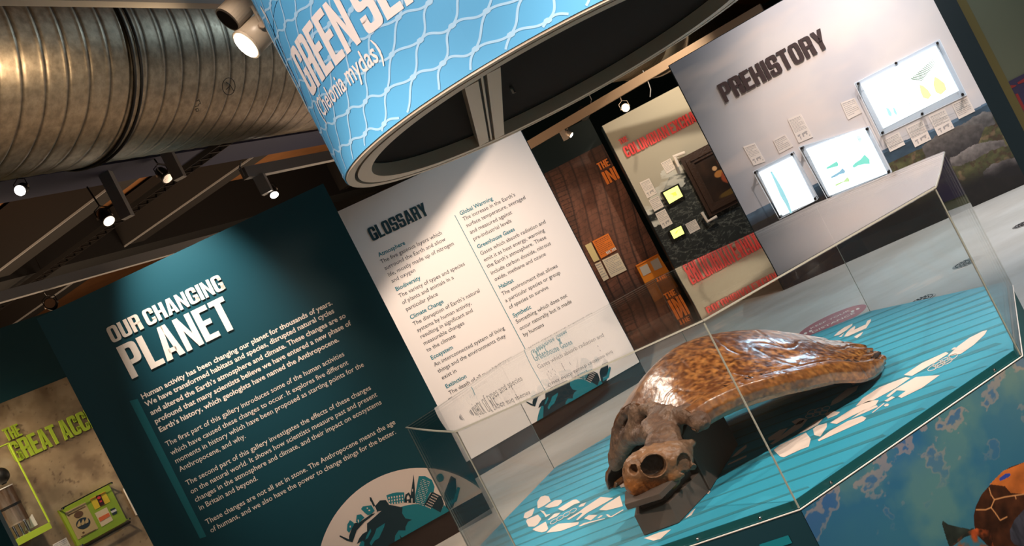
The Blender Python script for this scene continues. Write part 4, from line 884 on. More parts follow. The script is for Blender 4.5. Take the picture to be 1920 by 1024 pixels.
PR = [(kR, [(440, 325), (475, 285), (560, 230), (690, 180), (712, 185), (640, 235), (520, 300)]), (kR, [(680, 170), (770, 110), (890, 55), (905, 62), (830, 110), (720, 175)]),
      (kQ, [(75, 715), (160, 635), (250, 570), (350, 520), (390, 510), (370, 545), (280, 630), (180, 700), (90, 718)]), (kQ, [(100, 665), (125, 648), (148, 650), (120, 667)]),
      (kR, [(590, 278), (630, 245), (740, 180), (860, 170), (770, 235), (668, 285), (650, 278), (690, 250), (645, 247), (605, 280)]),
      (kR, [(310, 410), (420, 340), (500, 300), (555, 295), (540, 320), (420, 375), (345, 415)]), (kR, [(285, 365), (320, 350), (362, 355), (345, 370), (300, 388)]),
      (kR, [(250, 495), (310, 450), (400, 400), (470, 375), (492, 385), (480, 400), (380, 445), (255, 502)]), (kR, [(225, 440), (245, 425), (295, 410), (295, 430), (262, 478), (232, 470)]),
      (kR, [(28, 545), (60, 520), (190, 458), (215, 490), (205, 528), (160, 545), (80, 582), (62, 578)]), (kR, [(10, 515), (90, 455), (160, 400), (200, 390), (170, 430), (90, 480), (25, 518)]),
      (kR, [(0, 485), (60, 445), (100, 435), (50, 490), (5, 500)]), (kR, [(150, 465), (240, 400), (278, 385), (250, 420), (180, 455)]), (kR, [(415, 390), (470, 350), (545, 320), (550, 330), (470, 365)]), (kR, [(520, 358), (580, 310), (584, 313), (526, 359)]),
      (kR, [(582, 300), (620, 276), (636, 282), (600, 303)]), (kR, [(580, 322), (595, 312), (607, 316), (600, 326), (586, 328)]),
      (kS, [(1110, 830), (1130, 780), (1280, 660), (1385, 630), (1360, 680), (1200, 790)]), (kS, [(1310, 610), (1380, 520), (1480, 450), (1470, 500), (1400, 590), (1330, 630)]), (kS, [(1430, 450), (1460, 380), (1495, 340), (1490, 400), (1440, 440)]),
      (kS, [(740, 980), (810, 945), (880, 950), (830, 1000), (780, 1010)]),
      (kT, [(855, 725), (930, 650), (1050, 560), (1215, 485), (1210, 520), (1090, 620), (960, 700)]), (kT, [(1050, 735), (1110, 650), (1170, 590), (1255, 530), (1270, 550), (1250, 600), (1470, 500), (1500, 430), (1570, 400), (1565, 440), (1475, 575), (1300, 650), (1120, 730)]),
      (kT, [(1240, 740), (1340, 680), (1420, 640), (1385, 700), (1300, 765)]), (kT, [(950, 740), (1060, 660), (1000, 740)]),
      (kL, [(925, 585), (920, 510), (960, 450), (1010, 435), (1055, 445), (1080, 500), (1000, 555), (940, 585)]), (kL, [(1010, 570), (1060, 530), (1130, 490), (1205, 485), (1210, 515), (1160, 560), (1060, 580)]),
      (kL, [(1165, 590), (1260, 530), (1340, 485), (1380, 480), (1425, 515), (1350, 540), (1230, 615), (1190, 605)]), (kL, [(760, 695), (775, 640), (885, 582), (888, 600), (860, 670), (800, 705)]),
      (kL, [(790, 740), (800, 715), (930, 658), (970, 710), (930, 770), (890, 800), (820, 800)]), (kL, [(865, 830), (1020, 740), (1050, 820), (1030, 850), (975, 868), (900, 850)]), (kL, [(1030, 872), (1090, 810), (1170, 765), (1320, 755), (1410, 745), (1400, 775), (1200, 850)]),
      (kL, [(950, 605), (1000, 620), (1028, 660), (1080, 650), (1020, 690), (1000, 655)]), (kL, [(1040, 725), (1120, 650), (1195, 635), (1150, 680), (1060, 722)]),
      (kN, [(640, 715), (780, 630), (860, 570), (1040, 452), (1190, 465), (1060, 540), (880, 640), (770, 725), (750, 722), (830, 640), (800, 640), (670, 720)]), (kN, [(845, 705), (900, 665), (1005, 662), (925, 728)]),
      (kN, [(780, 795), (840, 760), (900, 745), (1090, 700), (1088, 708), (890, 765), (800, 798)]), (kN, [(780, 565), (810, 535), (872, 515), (840, 560), (790, 570)]), (kN, [(1000, 700), (1040, 668), (1068, 670), (1025, 700)]),
      (kN, [(1020, 605), (1100, 540), (1265, 438), (1300, 560), (1230, 580), (1110, 610)]), (kN, [(1100, 660), (1125, 655), (1160, 680), (1300, 600), (1310, 606), (1165, 692), (1135, 690)]),
      (kB, [(300, 1024), (430, 975), (530, 950), (440, 1030), (380, 1045)]), (kB, [(645, 860), (700, 800), (735, 770), (700, 830)]), (kB, [(1000, 405), (1090, 360), (1158, 330), (1158, 345), (1080, 380), (1005, 412)]), (kB, [(1030, 350), (1090, 290), (1158, 240), (1158, 265), (1080, 330)]),
      (kB, [(90, 570), (110, 530), (160, 500), (180, 540), (170, 580), (110, 605)]), (kB, [(830, 650), (845, 625), (858, 630), (840, 655)])]
g = G(); zz = ZT+.0009
def tp(x, y): p = at_z(x, y, ZT); return (p.x-OC.x, p.y-OC.y)
for k, L in PR:
    P = [tp(*k(*p)) for p in L]; v = [Vector((a, b, 0)) for a, b in P]; g.add([(a, b, zz) for a, b in P], [tuple(t_) for t_ in tessellate_polygon([v])])
def ringpx(cx, cy, a, b, th, w_=1.0):
    P = [];
    for k in range(21):
        an = k*2*math.pi/20; e = []
        for s_ in (1, 1-w_/a*1.2):
            x = a*s_*math.cos(an); y = b*(s_ if s_ == 1 else 1-w_/b)*math.sin(an); e.append(tp(cx+x*math.cos(th)-y*math.sin(th), cy+x*math.sin(th)+y*math.cos(th)))
        P.append(e)
    for i in range(20): g.add([(*P[i][0], zz), (*P[i+1][0], zz), (*P[i+1][1], zz), (*P[i][1], zz)], [(0, 1, 2, 3)])
for j in range(2):
    for i in range(3):
        x, y = kR(220+i*34+j*-10, 355-i*8+j*18); ringpx(x, y, 9, 4.2, -.35)
        x, y = kR(850+i*36+j*-25, 112-i*16+j*22); ringpx(x, y, 11, 4.5, -.45)
for i in range(4): x, y = kN(490+i*75, 740-i*42); ringpx(x, y, 8, 3.6, -.55)
mesh('skeleton_print', g.v, g.f, mat('cream_print', hexc(250, 226, 212), .45), plinth)['kind'] = 'stuff'
# printed front faces
class Face(Panel):
    def __init__(s, P0, P1, name, H, T, body, parent, z0=.06):
        s.p0 = Vector((P0[0], P0[1], 0)); d = Vector((P1[0]-P0[0], P1[1]-P0[1], 0)); s.W = d.length; s.d = d.normalized(); s.n = Vector((s.d.y, -s.d.x, 0)); s.H = H
        s.root = s.board = G().box(0, s.W, 0, T, z0, H).obj(name, body, parent); s.root.location = s.p0-Vector((OC.x, OC.y, 0)); s.root.rotation_euler = (0, 0, math.atan2(s.d.y, s.d.x))
        s.H = H
q = inset(.001)
FL = Face(q[0], q[1], 'title_face', ZL-.005, .004, mat('plinth_dark_teal', hexc(20, 56, 66), .5), plinth)
FR = Face(q[1], q[2], 'photo_face', ZL-.005, .004, m_teal, plinth)
p = FL.px(1478, 1003); h_ = .13; L, wd = word_polys('TURTLE'); k_ = .50/wd
for P in L:
    g = G()
    for pl in P: g.flat([(p[0]-.50+x*k_, p[1]-h_+z*h_) for x, z in pl], -.002)
    g.obj('letter', m_gt, FL.root)
c1 = Z(1740, 840, 5.567); kU = Z(1560, 690, 4.875)
def FP(L, k): return [FR.px(*k(*p)) for p in L]
ksh = FP([(480, 810), (475, 700), (500, 600), (560, 480), (650, 380), (750, 270), (850, 200), (1000, 150), (1250, 160), (1500, 330), (1600, 700), (1500, 1100), (700, 1100), (500, 900)], c1)
kfin = FP([(215, 1024), (180, 920), (142, 790), (150, 758), (200, 795), (320, 825), (440, 850), (470, 830), (480, 900), (380, 930), (250, 1030)], c1)
khead = FP([(240, 1024), (330, 930), (420, 870), (500, 840), (640, 860), (700, 1100), (200, 1110)], c1)
kfl2 = FP([(860, 960), (850, 860), (900, 750), (1000, 640), (1150, 620), (1200, 1100), (900, 1010)], c1)
kor = FP([(640, 380), (780, 240), (1000, 150), (1250, 165), (1400, 480), (1000, 480), (860, 470), (800, 400)], c1); kbl = FP([(740, 320), (800, 270), (850, 265), (860, 290), (790, 330), (745, 345)], c1)
cr1 = [FP(L, c1) for L in ([(500, 645), (600, 645), (655, 622), (690, 540), (800, 512), (1000, 482), (1200, 470)], [(690, 540), (655, 490), (635, 420)], [(655, 622), (700, 680), (750, 755), (820, 720)], [(905, 500), (915, 530)])]
def segd(X, Zz, L):
    d = np.full(X.shape, 9.)
    for i in range(len(L)-1):
        (ax_, az), (bx_, bz) = L[i], L[i+1]; vx, vz = bx_-ax_, bz-az; t_ = np.clip(((X-ax_)*vx+(Zz-az)*vz)/(vx*vx+vz*vz), 0, 1); d = np.minimum(d, np.hypot(X-ax_-t_*vx, Zz-az-t_*vz))
    return d
def f_sea(X, Zz):
    n1 = noise2(X+2, Zz, 4, 5); n2 = noise2(X*1.6+Zz*.8, Zz*2.2-X*.6+5, 9, 5); n3 = noise2(X, Zz, 40, 4)
    C = np.ones(X.shape+(3,))*rgb(46, 98, 128); C = lay(C, ramp(n1, .42, .7)*.5, rgb(58, 112, 122)); C = lay(C, ramp(noise2(X+7, Zz+2, 7, 5), .52, .72)*.45, rgb(112, 140, 120)); C = lay(C, ramp(.42-n1, 0, .2)*.5, rgb(24, 84, 150))
    top = ramp(Zz, .56-.10*ramp(X, .35, .73), .745); r = ramp(n2+.10*top-.05, .575, .60)*ramp(.66-n2, 0, .03)
    C = lay(C, r*top*.6, rgb(176, 138, 130)); C = lay(C, ramp(n2, .62, .66)*top*.7, rgb(60, 92, 140)); C = lay(C, ramp(X, .45, .73)*.35*top, rgb(150, 150, 130))
    C = lay(C, inpoly(X, Zz, kfin), shade(rgb(44, 50, 44), .6+.7*n3)); C = lay(C, inpoly(X, Zz, ksh), shade(rgb(62, 34, 20), .5+.9*n3))
    m_ = inpoly(X, Zz, kor); C = lay(C, m_*.9, shade(rgb(206, 112, 50), .6+.7*noise2(X, Zz, 22, 4))); C = lay(C, inpoly(X, Zz, kbl), rgb(50, 70, 150))
    C = lay(C, inpoly(X, Zz, khead)*ramp(n3, .3, .6), shade(rgb(160, 70, 34), .5+.9*noise2(X, Zz, 60, 3))); C = lay(C, inpoly(X, Zz, kfl2), shade(rgb(52, 52, 60), .5+1.0*noise2(X*3, Zz, 24, 3)))
    for L in cr1: C = lay(C, ramp(.0022-segd(X, Zz, L), 0, .0012)*.85, rgb(214, 150, 96))
    return C
mural(FR, 'underwater_print', .001, FR.W-.001, .30, ZL-.006, 480, 330, f_sea, .001, FR.root, .35)
# --- acrylic cover
case = empty('display_case', (OC.x, OC.y, ZL), 0, 'clear eight-sided acrylic cover over the turtle shell', 'display case')
o0, i0 = inset(.0), inset(.007); n8 = 8
for i in range(n8):
    a, b, c, d = o0[i], o0[(i+1) % n8], i0[(i+1) % n8], i0[i]
    G().hprism(rel([a, b, c, d]), .0005, ZC-ZL-.009).obj('acrylic_pane', m_acr, case)
for i in range(n8):
    p = Vector(o0[i])-OC; q = Vector(i0[i])-OC; pm = (p+q)/2; r = .0022 if i in (0, 1, 2, 3, 7) else .0012
    G().tube([(pm.x, pm.y, .001), (pm.x, pm.y, ZC-ZL-.009)], r, 6).obj('corner_joint', m_edge, case)
g = G(); ring = []
for i in range(n8):
    a, b = Vector(o0[i])-OC, Vector(o0[(i+1) % n8])-OC
    ring += [a+(b-a)*t_/10 for t_ in range(10)]
NR = 46; n_ = len(ring); V = []; Fc = []
def sag(x, y, r):
    e = 1-min(1, abs(x)/.93)**4
    return e*LIDW*(-math.cos((y-(LIDC-OC.y)-.10*x)*2*math.pi/LIDL)*.5-.5)
LIDW, LIDL, LIDC = .0135, 2.4, 3.12
for side, dz in ((0, ZC-ZL), (1, ZC-ZL-.008)):
    V.append((0, 0, dz+sag(0, 0, 0)))
    for k in range(1, NR+1):
        r = k/NR
        V += [(p.x*r, p.y*r, dz+sag(p.x*r, p.y*r, r)) for p in ring]
N1 = 1+NR*n_
for s_ in (0, N1):
    for j in range(n_): Fc.append((s_, s_+1+j, s_+1+(j+1) % n_))
    for k in range(NR-1):
        for j in range(n_): a = s_+1+k*n_+j; b = s_+1+k*n_+(j+1) % n_; Fc.append((a, a+n_, b+n_, b))
lid = mesh('lid', V, Fc, m_lid, case, True)
bm = bmesh.new(); bm.from_mesh(lid.data); bmesh.ops.recalc_face_normals(bm, faces=bm.faces[:]); bm.to_mesh(lid.data); bm.free()
# make sure top faces up, bottom faces down
me = lid.data; half = len(me.polygons)//2
for i_, fl in ((0, 1), (half, -1)):
    if me.polygons[i_+5].normal.z*fl < 0:
        for p in list(me.polygons)[i_:i_+half]: p.flip()
me.update()
for i in range(n8):
    a, b = Vector(o0[i])-OC, Vector(o0[(i+1) % n8])-OC
    pe = [a+(b-a)*(k/8) for k in range(9)]; G().tube([(p.x, p.y, ZC-ZL-.004+sag(p.x, p.y, 1)) for p in pe], 0.0026 if i in (0, 1, 2, 7) else .0016, 4).obj('lid_edge', m_edge, case)
for (x, y) in ((1425.6, 972.5), (1558.5, 907), (1867.5, 701), (1310, 1014)):
    i = 0 if x < 1500 else 1; a, b = Vector((*o0[i], 0)), Vector((*o0[i+1], 0)); dd_ = (b-a).normalized(); nn_ = Vector((dd_.y, -dd_.x, 0)); u, v = uv(x, y); r = Vector((u, 1, v)); o = Vector((0, 0, EYE)); t_ = (a-o).dot(nn_)/r.dot(nn_); P = o+r*t_-Vector((OC.x, OC.y, ZL)); P.z = .009
    G().tube([P+nn_*.0005, P+nn_*.004], [.0045, .003], 14).obj('screw', m_chrome, case, True)

# ================================================================ turtle shell
def cr(P, t):
    """piecewise smooth interpolation of table P [(t,v..)]"""
    xs = np.array([p[0] for p in P]); out = []
    for c in range(1, len(P[0])):
        ys = np.array([p[c] for p in P]); m = np.gradient(ys, xs); i = np.clip(np.searchsorted(xs, t)-1, 0, len(xs)-2)
        h = xs[i+1]-xs[i]; u_ = (t-xs[i])/h
        out.append((2*u_**3-3*u_**2+1)*ys[i]+(u_**3-2*u_**2+u_)*h*m[i]+(-2*u_**3+3*u_**2)*ys[i+1]+(u_**3-u_**2)*h*m[i+1])
    return np.stack(out, -1)
TAIL = Vector((.828, 2.965)); HEADM = Vector((.135, 2.79)); AX = (HEADM-TAIL); ALEN = AX.length; AX.normalize(); LAT = Vector((-AX.y, AX.x))   # LAT: towards the viewer when negative y
if LAT.y > 0: LAT = -LAT
#        s    halfwidth  near rim z  far rim z  top z
TB = [(0, .004, .795, .795, .826), (.018, .080, .788, .785, .836), (.06, .128, .786, .785, .862), (.14, .182, .790, .79, .900), (.25, .232, .808, .79, .955), (.38, .268, .852, .795, 1.015), (.52, .300, .885, .792, 1.062), (.66, .315, .915, .79, 1.088), (.80, .318, .935, .795, 1.083), (.91, .312, .940, .805, 1.055), (1.0, .302, .935, .82, 1.015)]
NS, NT = 230, 240
prof = [(0, .955, .004), (.03, 1.02, -.006), (.06, 1.065, .004), (.09, 1.085, .026), (.115, 1.065, .050), (.135, 1.01, .062), (.155, .965, .060), (.17, .93, .062)]
ss = np.linspace(0, 1, NS)**1.35; tb = cr(TB, ss)
V = np.zeros((NS, NT, 3)); SEAM = np.zeros((NS, NT)); 
for j in range(NT):
    w_ = j/(NT-1)              # 0 near rim ... 1 far rim
    e = min(w_, 1-w_); sgn = 1 if w_ < .5 else -1
    if e < .17:
        xs = [p[0] for p in prof]; yf = np.interp(e, xs, [p[1] for p in prof]); dz = np.interp(e, xs, [p[2] for p in prof]); dome = 0
    else:
        a = (e-.17)/.33; th = a*math.pi/2; yf = .93*math.cos(th)**.92; dz = .062; dome = 1-abs(yf/.93)**2.25
    lip = np.clip(.35+ss*2.2, .35, 1)
    hw = tb[:, 0]; rimz = tb[:, 1]+(tb[:, 2]-tb[:, 1])*(.5-.5*sgn*yf)
    y = sgn*yf*hw
    z = rimz+dz*lip+(tb[:, 3]-rimz-dz*lip)*dome
    # front edge sweep: lobes reach further forward than the neck notch
    fw = ss*ALEN
    lob = np.clip((ss-.62)/.38, 0, 1)**2
    fw = fw+lob*((.085 if sgn < 0 else -.02)*abs(yf)**2)
    x0 = TAIL.x+AX.x*fw+LAT.x*y; y0 = TAIL.y+AX.y*fw+LAT.y*y
    V[:, j, 0] = x0; V[:, j, 1] = y0; V[:, j, 2] = z-lob*(.055 if sgn < 0 else .0)*abs(yf)**3
# seams between scutes and surface waviness
Sg, Wg = np.meshgrid(ss, np.linspace(0, 1, NT), indexing='ij')
Yg = np.abs(Wg-.5)/.33
def gs(d, w_): return np.exp(-(d/w_)**2)
n1 = noise2(Sg*3, Wg*4, 3, 3)
seam = gs(Yg-(.42+.07*np.cos(Sg*30)), .012)*(Yg < 1)
for k, s0 in enumerate((.16, .33, .52, .71, .88)): seam = np.maximum(seam, gs(Sg-s0-.03*np.sin(Yg*4)+.05*(Yg-.4), .006)*(Yg > .4)*(Yg < 1.0))
for k, s0 in enumerate((.10, .26, .43, .61, .79)): seam = np.maximum(seam, gs(Sg-s0+.02*np.cos(Yg*9), .005)*(Yg <= .46))
E = np.minimum(Wg, 1-Wg); marg = np.zeros_like(seam)
for k in range(5): marg = np.maximum(marg, gs(Sg-.22-k*.17-.03*(E/.17), .004)*(E < .165))
seam = np.maximum(seam*.75, marg*.55)
tailrip = np.clip((.16-Sg)/.16, 0, 1)*(np.sin(Wg*2*math.pi*13))*.006*ramp(E, .03, .09)
disp = -.0022*seam+.005*(noise2(Sg*2, Wg*3, 4, 3)-.5)*(E > .03)*np.clip(Sg/.06, 0, 1)+tailrip*np.clip(Sg/.03, 0, 1)+.0018*(noise2(Sg*2, Wg*2, 26, 3)-.5)
# concave dents beside the ridge (light-catching planes)
disp += -.008*gs(Sg-.75, .07)*gs(Wg-.33, .05)-.006*gs(Sg-.45, .09)*gs(Wg-.30, .04)+.007*gs(Wg-.5, .03)*(Sg > .15)
dS = np.gradient(V, axis=0); dT = np.gradient(V, axis=1); N = np.cross(dS, dT); N /= np.linalg.norm(N, axis=-1, keepdims=True)+1e-9
if N[NS//2, NT//2, 2] < 0: N = -N
V = V+N*disp[..., None]
base = V.mean(axis=(0, 1)); shell_o = Vector((float(base[0]), float(base[1]), ZT))
turtle = empty('turtle_specimen', shell_o, 0, 'glossy brown sea turtle shell with skull, propped on dark blocks', 'turtle shell')
i = np.arange(NS*NT).reshape(NS, NT); Fq = np.stack([i[:-1, :-1], i[1:, :-1], i[1:, 1:], i[:-1, 1:]], -1).reshape(-1, 4)
car = mesh('carapace', (V.reshape(-1, 3)-np.array(shell_o)).tolist(), Fq.tolist(), None, turtle, True)
cols = np.zeros((NS, NT, 3))
na_ = noise2(Sg*6+Wg*2, Wg*5, 2.2, 5); nb = noise2(Sg*4, Wg*9+Sg*3, 9, 5); nc = noise2(Sg*3+7, Wg*4, 26, 5)
cols[:] = rgb(138, 84, 42); cols = lay(cols, ramp(nb, .45, .72)*.8, rgb(182, 122, 62)); cols = lay(cols, ramp(nc, .48, .70)*.9, rgb(66, 34, 18)); cols = lay(cols, ramp(na_, .56, .72)*.7, rgb(84, 44, 22)); cols = lay(cols, ramp(.40-nc, 0, .12)*.6, rgb(186, 134, 76))
cols = lay(cols, (E < .17)*.45, rgb(150, 96, 50)); cols = lay(cols, (E < .05)*.5, rgb(156, 108, 62)); cols = lay(cols, seam*.42, rgb(52, 28, 16)); cols = lay(cols, ramp(Sg, .93, 1)*.6, rgb(96, 66, 50))
cols = lay(cols, .35*ramp(Sg, .55, .95), rgb(120, 74, 44))
Lc = np.where(cols > .04045, ((np.clip(cols, 0, 1)+.055)/1.055)**2.4, cols/12.92)
a = car.data.color_attributes.new('Col', 'FLOAT_COLOR', 'POINT'); a.data.foreach_set('color', np.concatenate([Lc.reshape(-1, 3), np.ones((NS*NT, 1))], 1).ravel())
m_shell = vmat('varnished_shell', .30, bump=.22, bscale=34, spec=.6, coat=.4, noise=.3, nscale=90); car.data.materials.append(m_shell)
m_in = mat('dark_shell_inside', hexc(46, 28, 20), .8); car.data.materials.append(m_in)
bm = bmesh.new(); bm.from_mesh(car.data); bmesh.ops.recalc_face_normals(bm, faces=bm.faces[:]); bm.to_mesh(car.data); bm.free()
if car.data.polygons[(NS//2)*(NT-1)+NT//2].normal.z < 0: car.data.flip_normals()
sm = car.modifiers.new('thickness', 'SOLIDIFY'); sm.thickness = .012; sm.offset = -1; sm.material_offset = 1; sm.material_offset_rim = 0
vg = car.vertex_groups.new(name='thick'); wt = np.clip((Sg-.01)/.12, 0, 1).ravel()
for q_ in range(0, 101, 5):
    ii = np.nonzero(np.round(wt*20) == q_//5)[0]
    if len(ii): vg.add(ii.tolist(), q_/100, 'REPLACE')
sm.vertex_group = 'thick'; sm.thickness_vertex_group = .08
# ---- skull, neck skin: smooth solids from distance fields
def isosurf(Fn, lo, hi, h):
    ax_ = [np.arange(lo[k], hi[k]+h, h) for k in range(3)]; X, Y, Z_ = np.meshgrid(*ax_, indexing='ij'); D = Fn(X, Y, Z_); n = D.shape; s = D < 0
    cell = np.zeros([k-1 for k in n], bool); acc = np.zeros(cell.shape+(3,)); cnt = np.zeros(cell.shape)
    P = np.stack([X, Y, Z_], -1)
    def sl(o): return tuple(slice(o[k], n[k]-1+o[k]) for k in range(3))
    C8 = [(a, b, c) for a in (0, 1) for b in (0, 1) for c in (0, 1)]
    for a in C8:
        for k in range(3):
            if a[k]: continue
            b = list(a); b[k] = 1; b = tuple(b); da, db = D[sl(a)], D[sl(b)]; m = (da < 0) != (db < 0)
            t_ = np.where(m, da/(da-db+1e-12), 0)[..., None]; pt = P[sl(a)]*(1-t_)+P[sl(b)]*t_; acc += np.where(m[..., None], pt, 0); cnt += m
    cell = cnt > 0; idx = -np.ones(cell.shape, int); idx[cell] = np.arange(cell.sum()); Vv = acc[cell]/cnt[cell][:, None]; Fv = []
    for k in range(3):
        o = [0, 0, 0]; o[k] = 1; A = s[tuple(slice(0, n[q]-o[q]) for q in range(3))]; B = s[tuple(slice(o[q], n[q]) for q in range(3))]; I = np.argwhere(A != B)
        u_, v_ = [(1, 2), (2, 0), (0, 1)][k]
        ok = (I[:, u_] > 0) & (I[:, v_] > 0) & (I[:, u_] < n[u_]-1) & (I[:, v_] < n[v_]-1); I = I[ok]
        du = np.zeros(3, int); du[u_] = 1; dv = np.zeros(3, int); dv[v_] = 1
        q = [idx[tuple((I-d).T)] for d in (du+dv, dv, 0*du, du)]; Q = np.stack(q, -1); fl = A[tuple(I.T)] ; Q[~fl] = Q[~fl][:, ::-1]; Fv.append(Q)
    return Vv, np.concatenate(Fv)
def smin(a, b, k): h = np.clip(.5+.5*(b-a)/k, 0, 1); return b*(1-h)+a*h-k*h*(1-h)
def ell_(X, Y, Z_, c, r): 
    q = np.sqrt(((X-c[0])/r[0])**2+((Y-c[1])/r[1])**2+((Z_-c[2])/r[2])**2); return (q-1)*min(r)
def cap_(X, Y, Z_, a, b, ra, rb):
    a = np.array(a); b = np.array(b); d = b-a; t_ = np.clip(((X-a[0])*d[0]+(Y-a[1])*d[1]+(Z_-a[2])*d[2])/d.dot(d), 0, 1)
    return np.sqrt((X-a[0]-t_*d[0])**2+(Y-a[1]-t_*d[1])**2+(Z_-a[2]-t_*d[2])**2)-(ra+(rb-ra)*t_)
def n3(X, Y, Z_, s): return noise2(X+Z_*.7, Y+Z_*.6, s, 3)-.5
def skull_f(X, Y, Z_):
    D = ell_(X, Y, Z_, (.005, 0, .004), (.072, .050, .050)); D = smin(D, ell_(X, Y, Z_, (-.050, 0, -.006), (.034, .034, .040)), .02)
    D = smin(D, ell_(X, Y, Z_, (-.068, 0, -.022), (.016, .024, .026)), .012); D = smin(D, ell_(X, Y, Z_, (.055, 0, .010), (.045, .044, .038)), .02)
    D = smin(D, cap_(X, Y, Z_, (.05, 0, .03), (.105, 0, .036), .016, .010), .02)
    for s_ in (-1, 1): D = smin(D, cap_(X, Y, Z_, (.03, s_*.034, -.028), (.082, s_*.038, -.02), .014, .012), .012)
    D = smin(D, cap_(X, Y, Z_, (-.06, 0, -.040), (.03, 0, -.044), .018, .022), .02)
    for s_ in (-1, 1):
        r = np.sqrt(((X+.014)/.031)**2+((Z_-.010)/.027)**2); orb = np.maximum((r-1)*.027, .014-s_*Y*1.0)
        D = smin(D, (np.abs(r-1.06)*.03+np.abs(s_*Y-.043)*.6-.004), .006)      # brow ring
        D = np.maximum(D, -orb)
        D = np.maximum(D, -np.maximum(np.sqrt((X-.062)**2+((Z_+.002)*.8)**2)-.020, .026-s_*Y))
    D = np.maximum(D, -(cap_(X, Y, Z_, (-.075, -.05, .008), (-.052, -.014, .010), .013, .011))); D = np.maximum(D, -(cap_(X, Y, Z_, (-.095, 0, .006), (-.06, 0, .008), .011, .009)))
    D = np.maximum(D, -(cap_(X, Y, Z_, (.085, -.05, -.03), (.06, -.03, -.035), .020, .014)))
    return D+.005*n3(X, Y, Z_, 60)+.0022*n3(X, Y, Z_, 180)
Vs, Fs = isosurf(skull_f, (-.105, -.075, -.085), (.13, .075, .075), .0026)
sk_c = Vector((.098, 2.490, .908)); ang = .27
SkM = Matrix.Rotation(.12, 4, 'Z') @ Matrix.Rotation(ang, 4, 'Y')
def place(name, Vv, Fv, m, M, o, cols):
    Pw = [(M @ Vector(v))+o-shell_o for v in Vv.tolist()]; ob = mesh(name, Pw, Fv.tolist(), m, turtle, True)
    L_ = np.where(cols > .04045, ((np.clip(cols, 0, 1)+.055)/1.055)**2.4, cols/12.92); a = ob.data.color_attributes.new('Col', 'FLOAT_COLOR', 'POINT'); a.data.foreach_set('color', np.concatenate([L_, np.ones((len(L_), 1))], 1).ravel()); return ob
cs = np.ones((len(Vs), 3))*rgb(132, 92, 62); nn_ = noise2(Vs[:, 0]+Vs[:, 2], Vs[:, 1]+Vs[:, 2]*.5, 26, 4)
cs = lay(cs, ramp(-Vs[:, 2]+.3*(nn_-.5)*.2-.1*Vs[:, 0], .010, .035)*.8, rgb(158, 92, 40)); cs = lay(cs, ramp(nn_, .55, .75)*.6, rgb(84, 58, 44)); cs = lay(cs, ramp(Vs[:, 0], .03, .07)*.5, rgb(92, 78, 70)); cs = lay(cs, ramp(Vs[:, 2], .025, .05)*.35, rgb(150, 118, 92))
rr_ = np.sqrt(((Vs[:, 0]+.014)/.031)**2+((Vs[:, 2]-.010)/.027)**2); cs = lay(cs, ramp(1.02-rr_, 0, .08)*.85, rgb(34, 24, 18))  # shade inside the eye sockets is put into the bone colour
m_bone = vmat('aged_bone', .42, bump=.3, bscale=90, spec=.4, noise=.2, nscale=70)
place('skull', Vs, Fs, m_bone, SkM, sk_c, cs)
# neck plate and dried skin along the front rim (world coordinates)
RP = []
for f_ in (.82, .74, .66, .58, .50, .42, .34, .26, .18, .10):
    e_ = V[NS-1, int(f_*(NT-1))]; RP.append((e_[0]+AX.x*(-.012), e_[1]+AX.y*(-.012), e_[2]-.014))
def neck_f(X, Y, Z_):
    D = np.full(X.shape, 1.)
    for k in range(len(RP)-1): D = smin(D, cap_(X, Y, Z_, RP[k], RP[k+1], .0125+.0015*k, .014+.0015*k), .012)
    D = smin(D, cap_(X, Y, Z_, (.125, 2.520, .955), (.140, 2.62, .965), .022, .026), .02); D = smin(D, cap_(X, Y, Z_, (.170, 2.515, .945), (.200, 2.62, .965), .018, .026), .02); D = smin(D, ell_(X, Y, Z_, (.155, 2.56, .955), (.045, .05, .030)), .015)
    D = smin(D, cap_(X, Y, Z_, (.112, 2.51, .950), (.172, 2.51, .930), .018, .018), .015)
    D = smin(D, cap_(X, Y, Z_, (.155, 2.62, .965), (.19, 2.72, .975), .030, .024), .03)
    D = smin(D, cap_(X, Y, Z_, (RP[1][0], RP[1][1], RP[1][2]-.022), (RP[4][0]-.01, RP[4][1], RP[4][2]-.03), .020, .028), .03); D = smin(D, cap_(X, Y, Z_, (RP[2][0], RP[2][1], RP[2][2]-.03), (.14, 2.62, .955), .016, .026), .03)
    return D+.008*n3(X*.6, Y*.6, Z_*.6, 34)+.005*n3(X*.5, Y, Z_*2, 110)
Vn, Fn = isosurf(neck_f, (-.07, 2.40, .79), (.40, 3.16, 1.07), .0045)
cn = np.ones((len(Vn), 3))*rgb(104, 77, 60); nn_ = noise2(Vn[:, 0]+Vn[:, 2], Vn[:, 1], 22, 5); cn = lay(cn, ramp(nn_, .5, .7)*.7, rgb(76, 54, 44)); cn = lay(cn, ramp(.45-nn_, 0, .2)*.5, rgb(140, 112, 90))
m_skin = vmat('dried_skin', .5, bump=.6, bscale=70, spec=.35, noise=.3, nscale=60)
place('neck_bone', Vn, Fn, m_skin, Matrix.Identity(4), Vector((0, 0, 0)), cn)
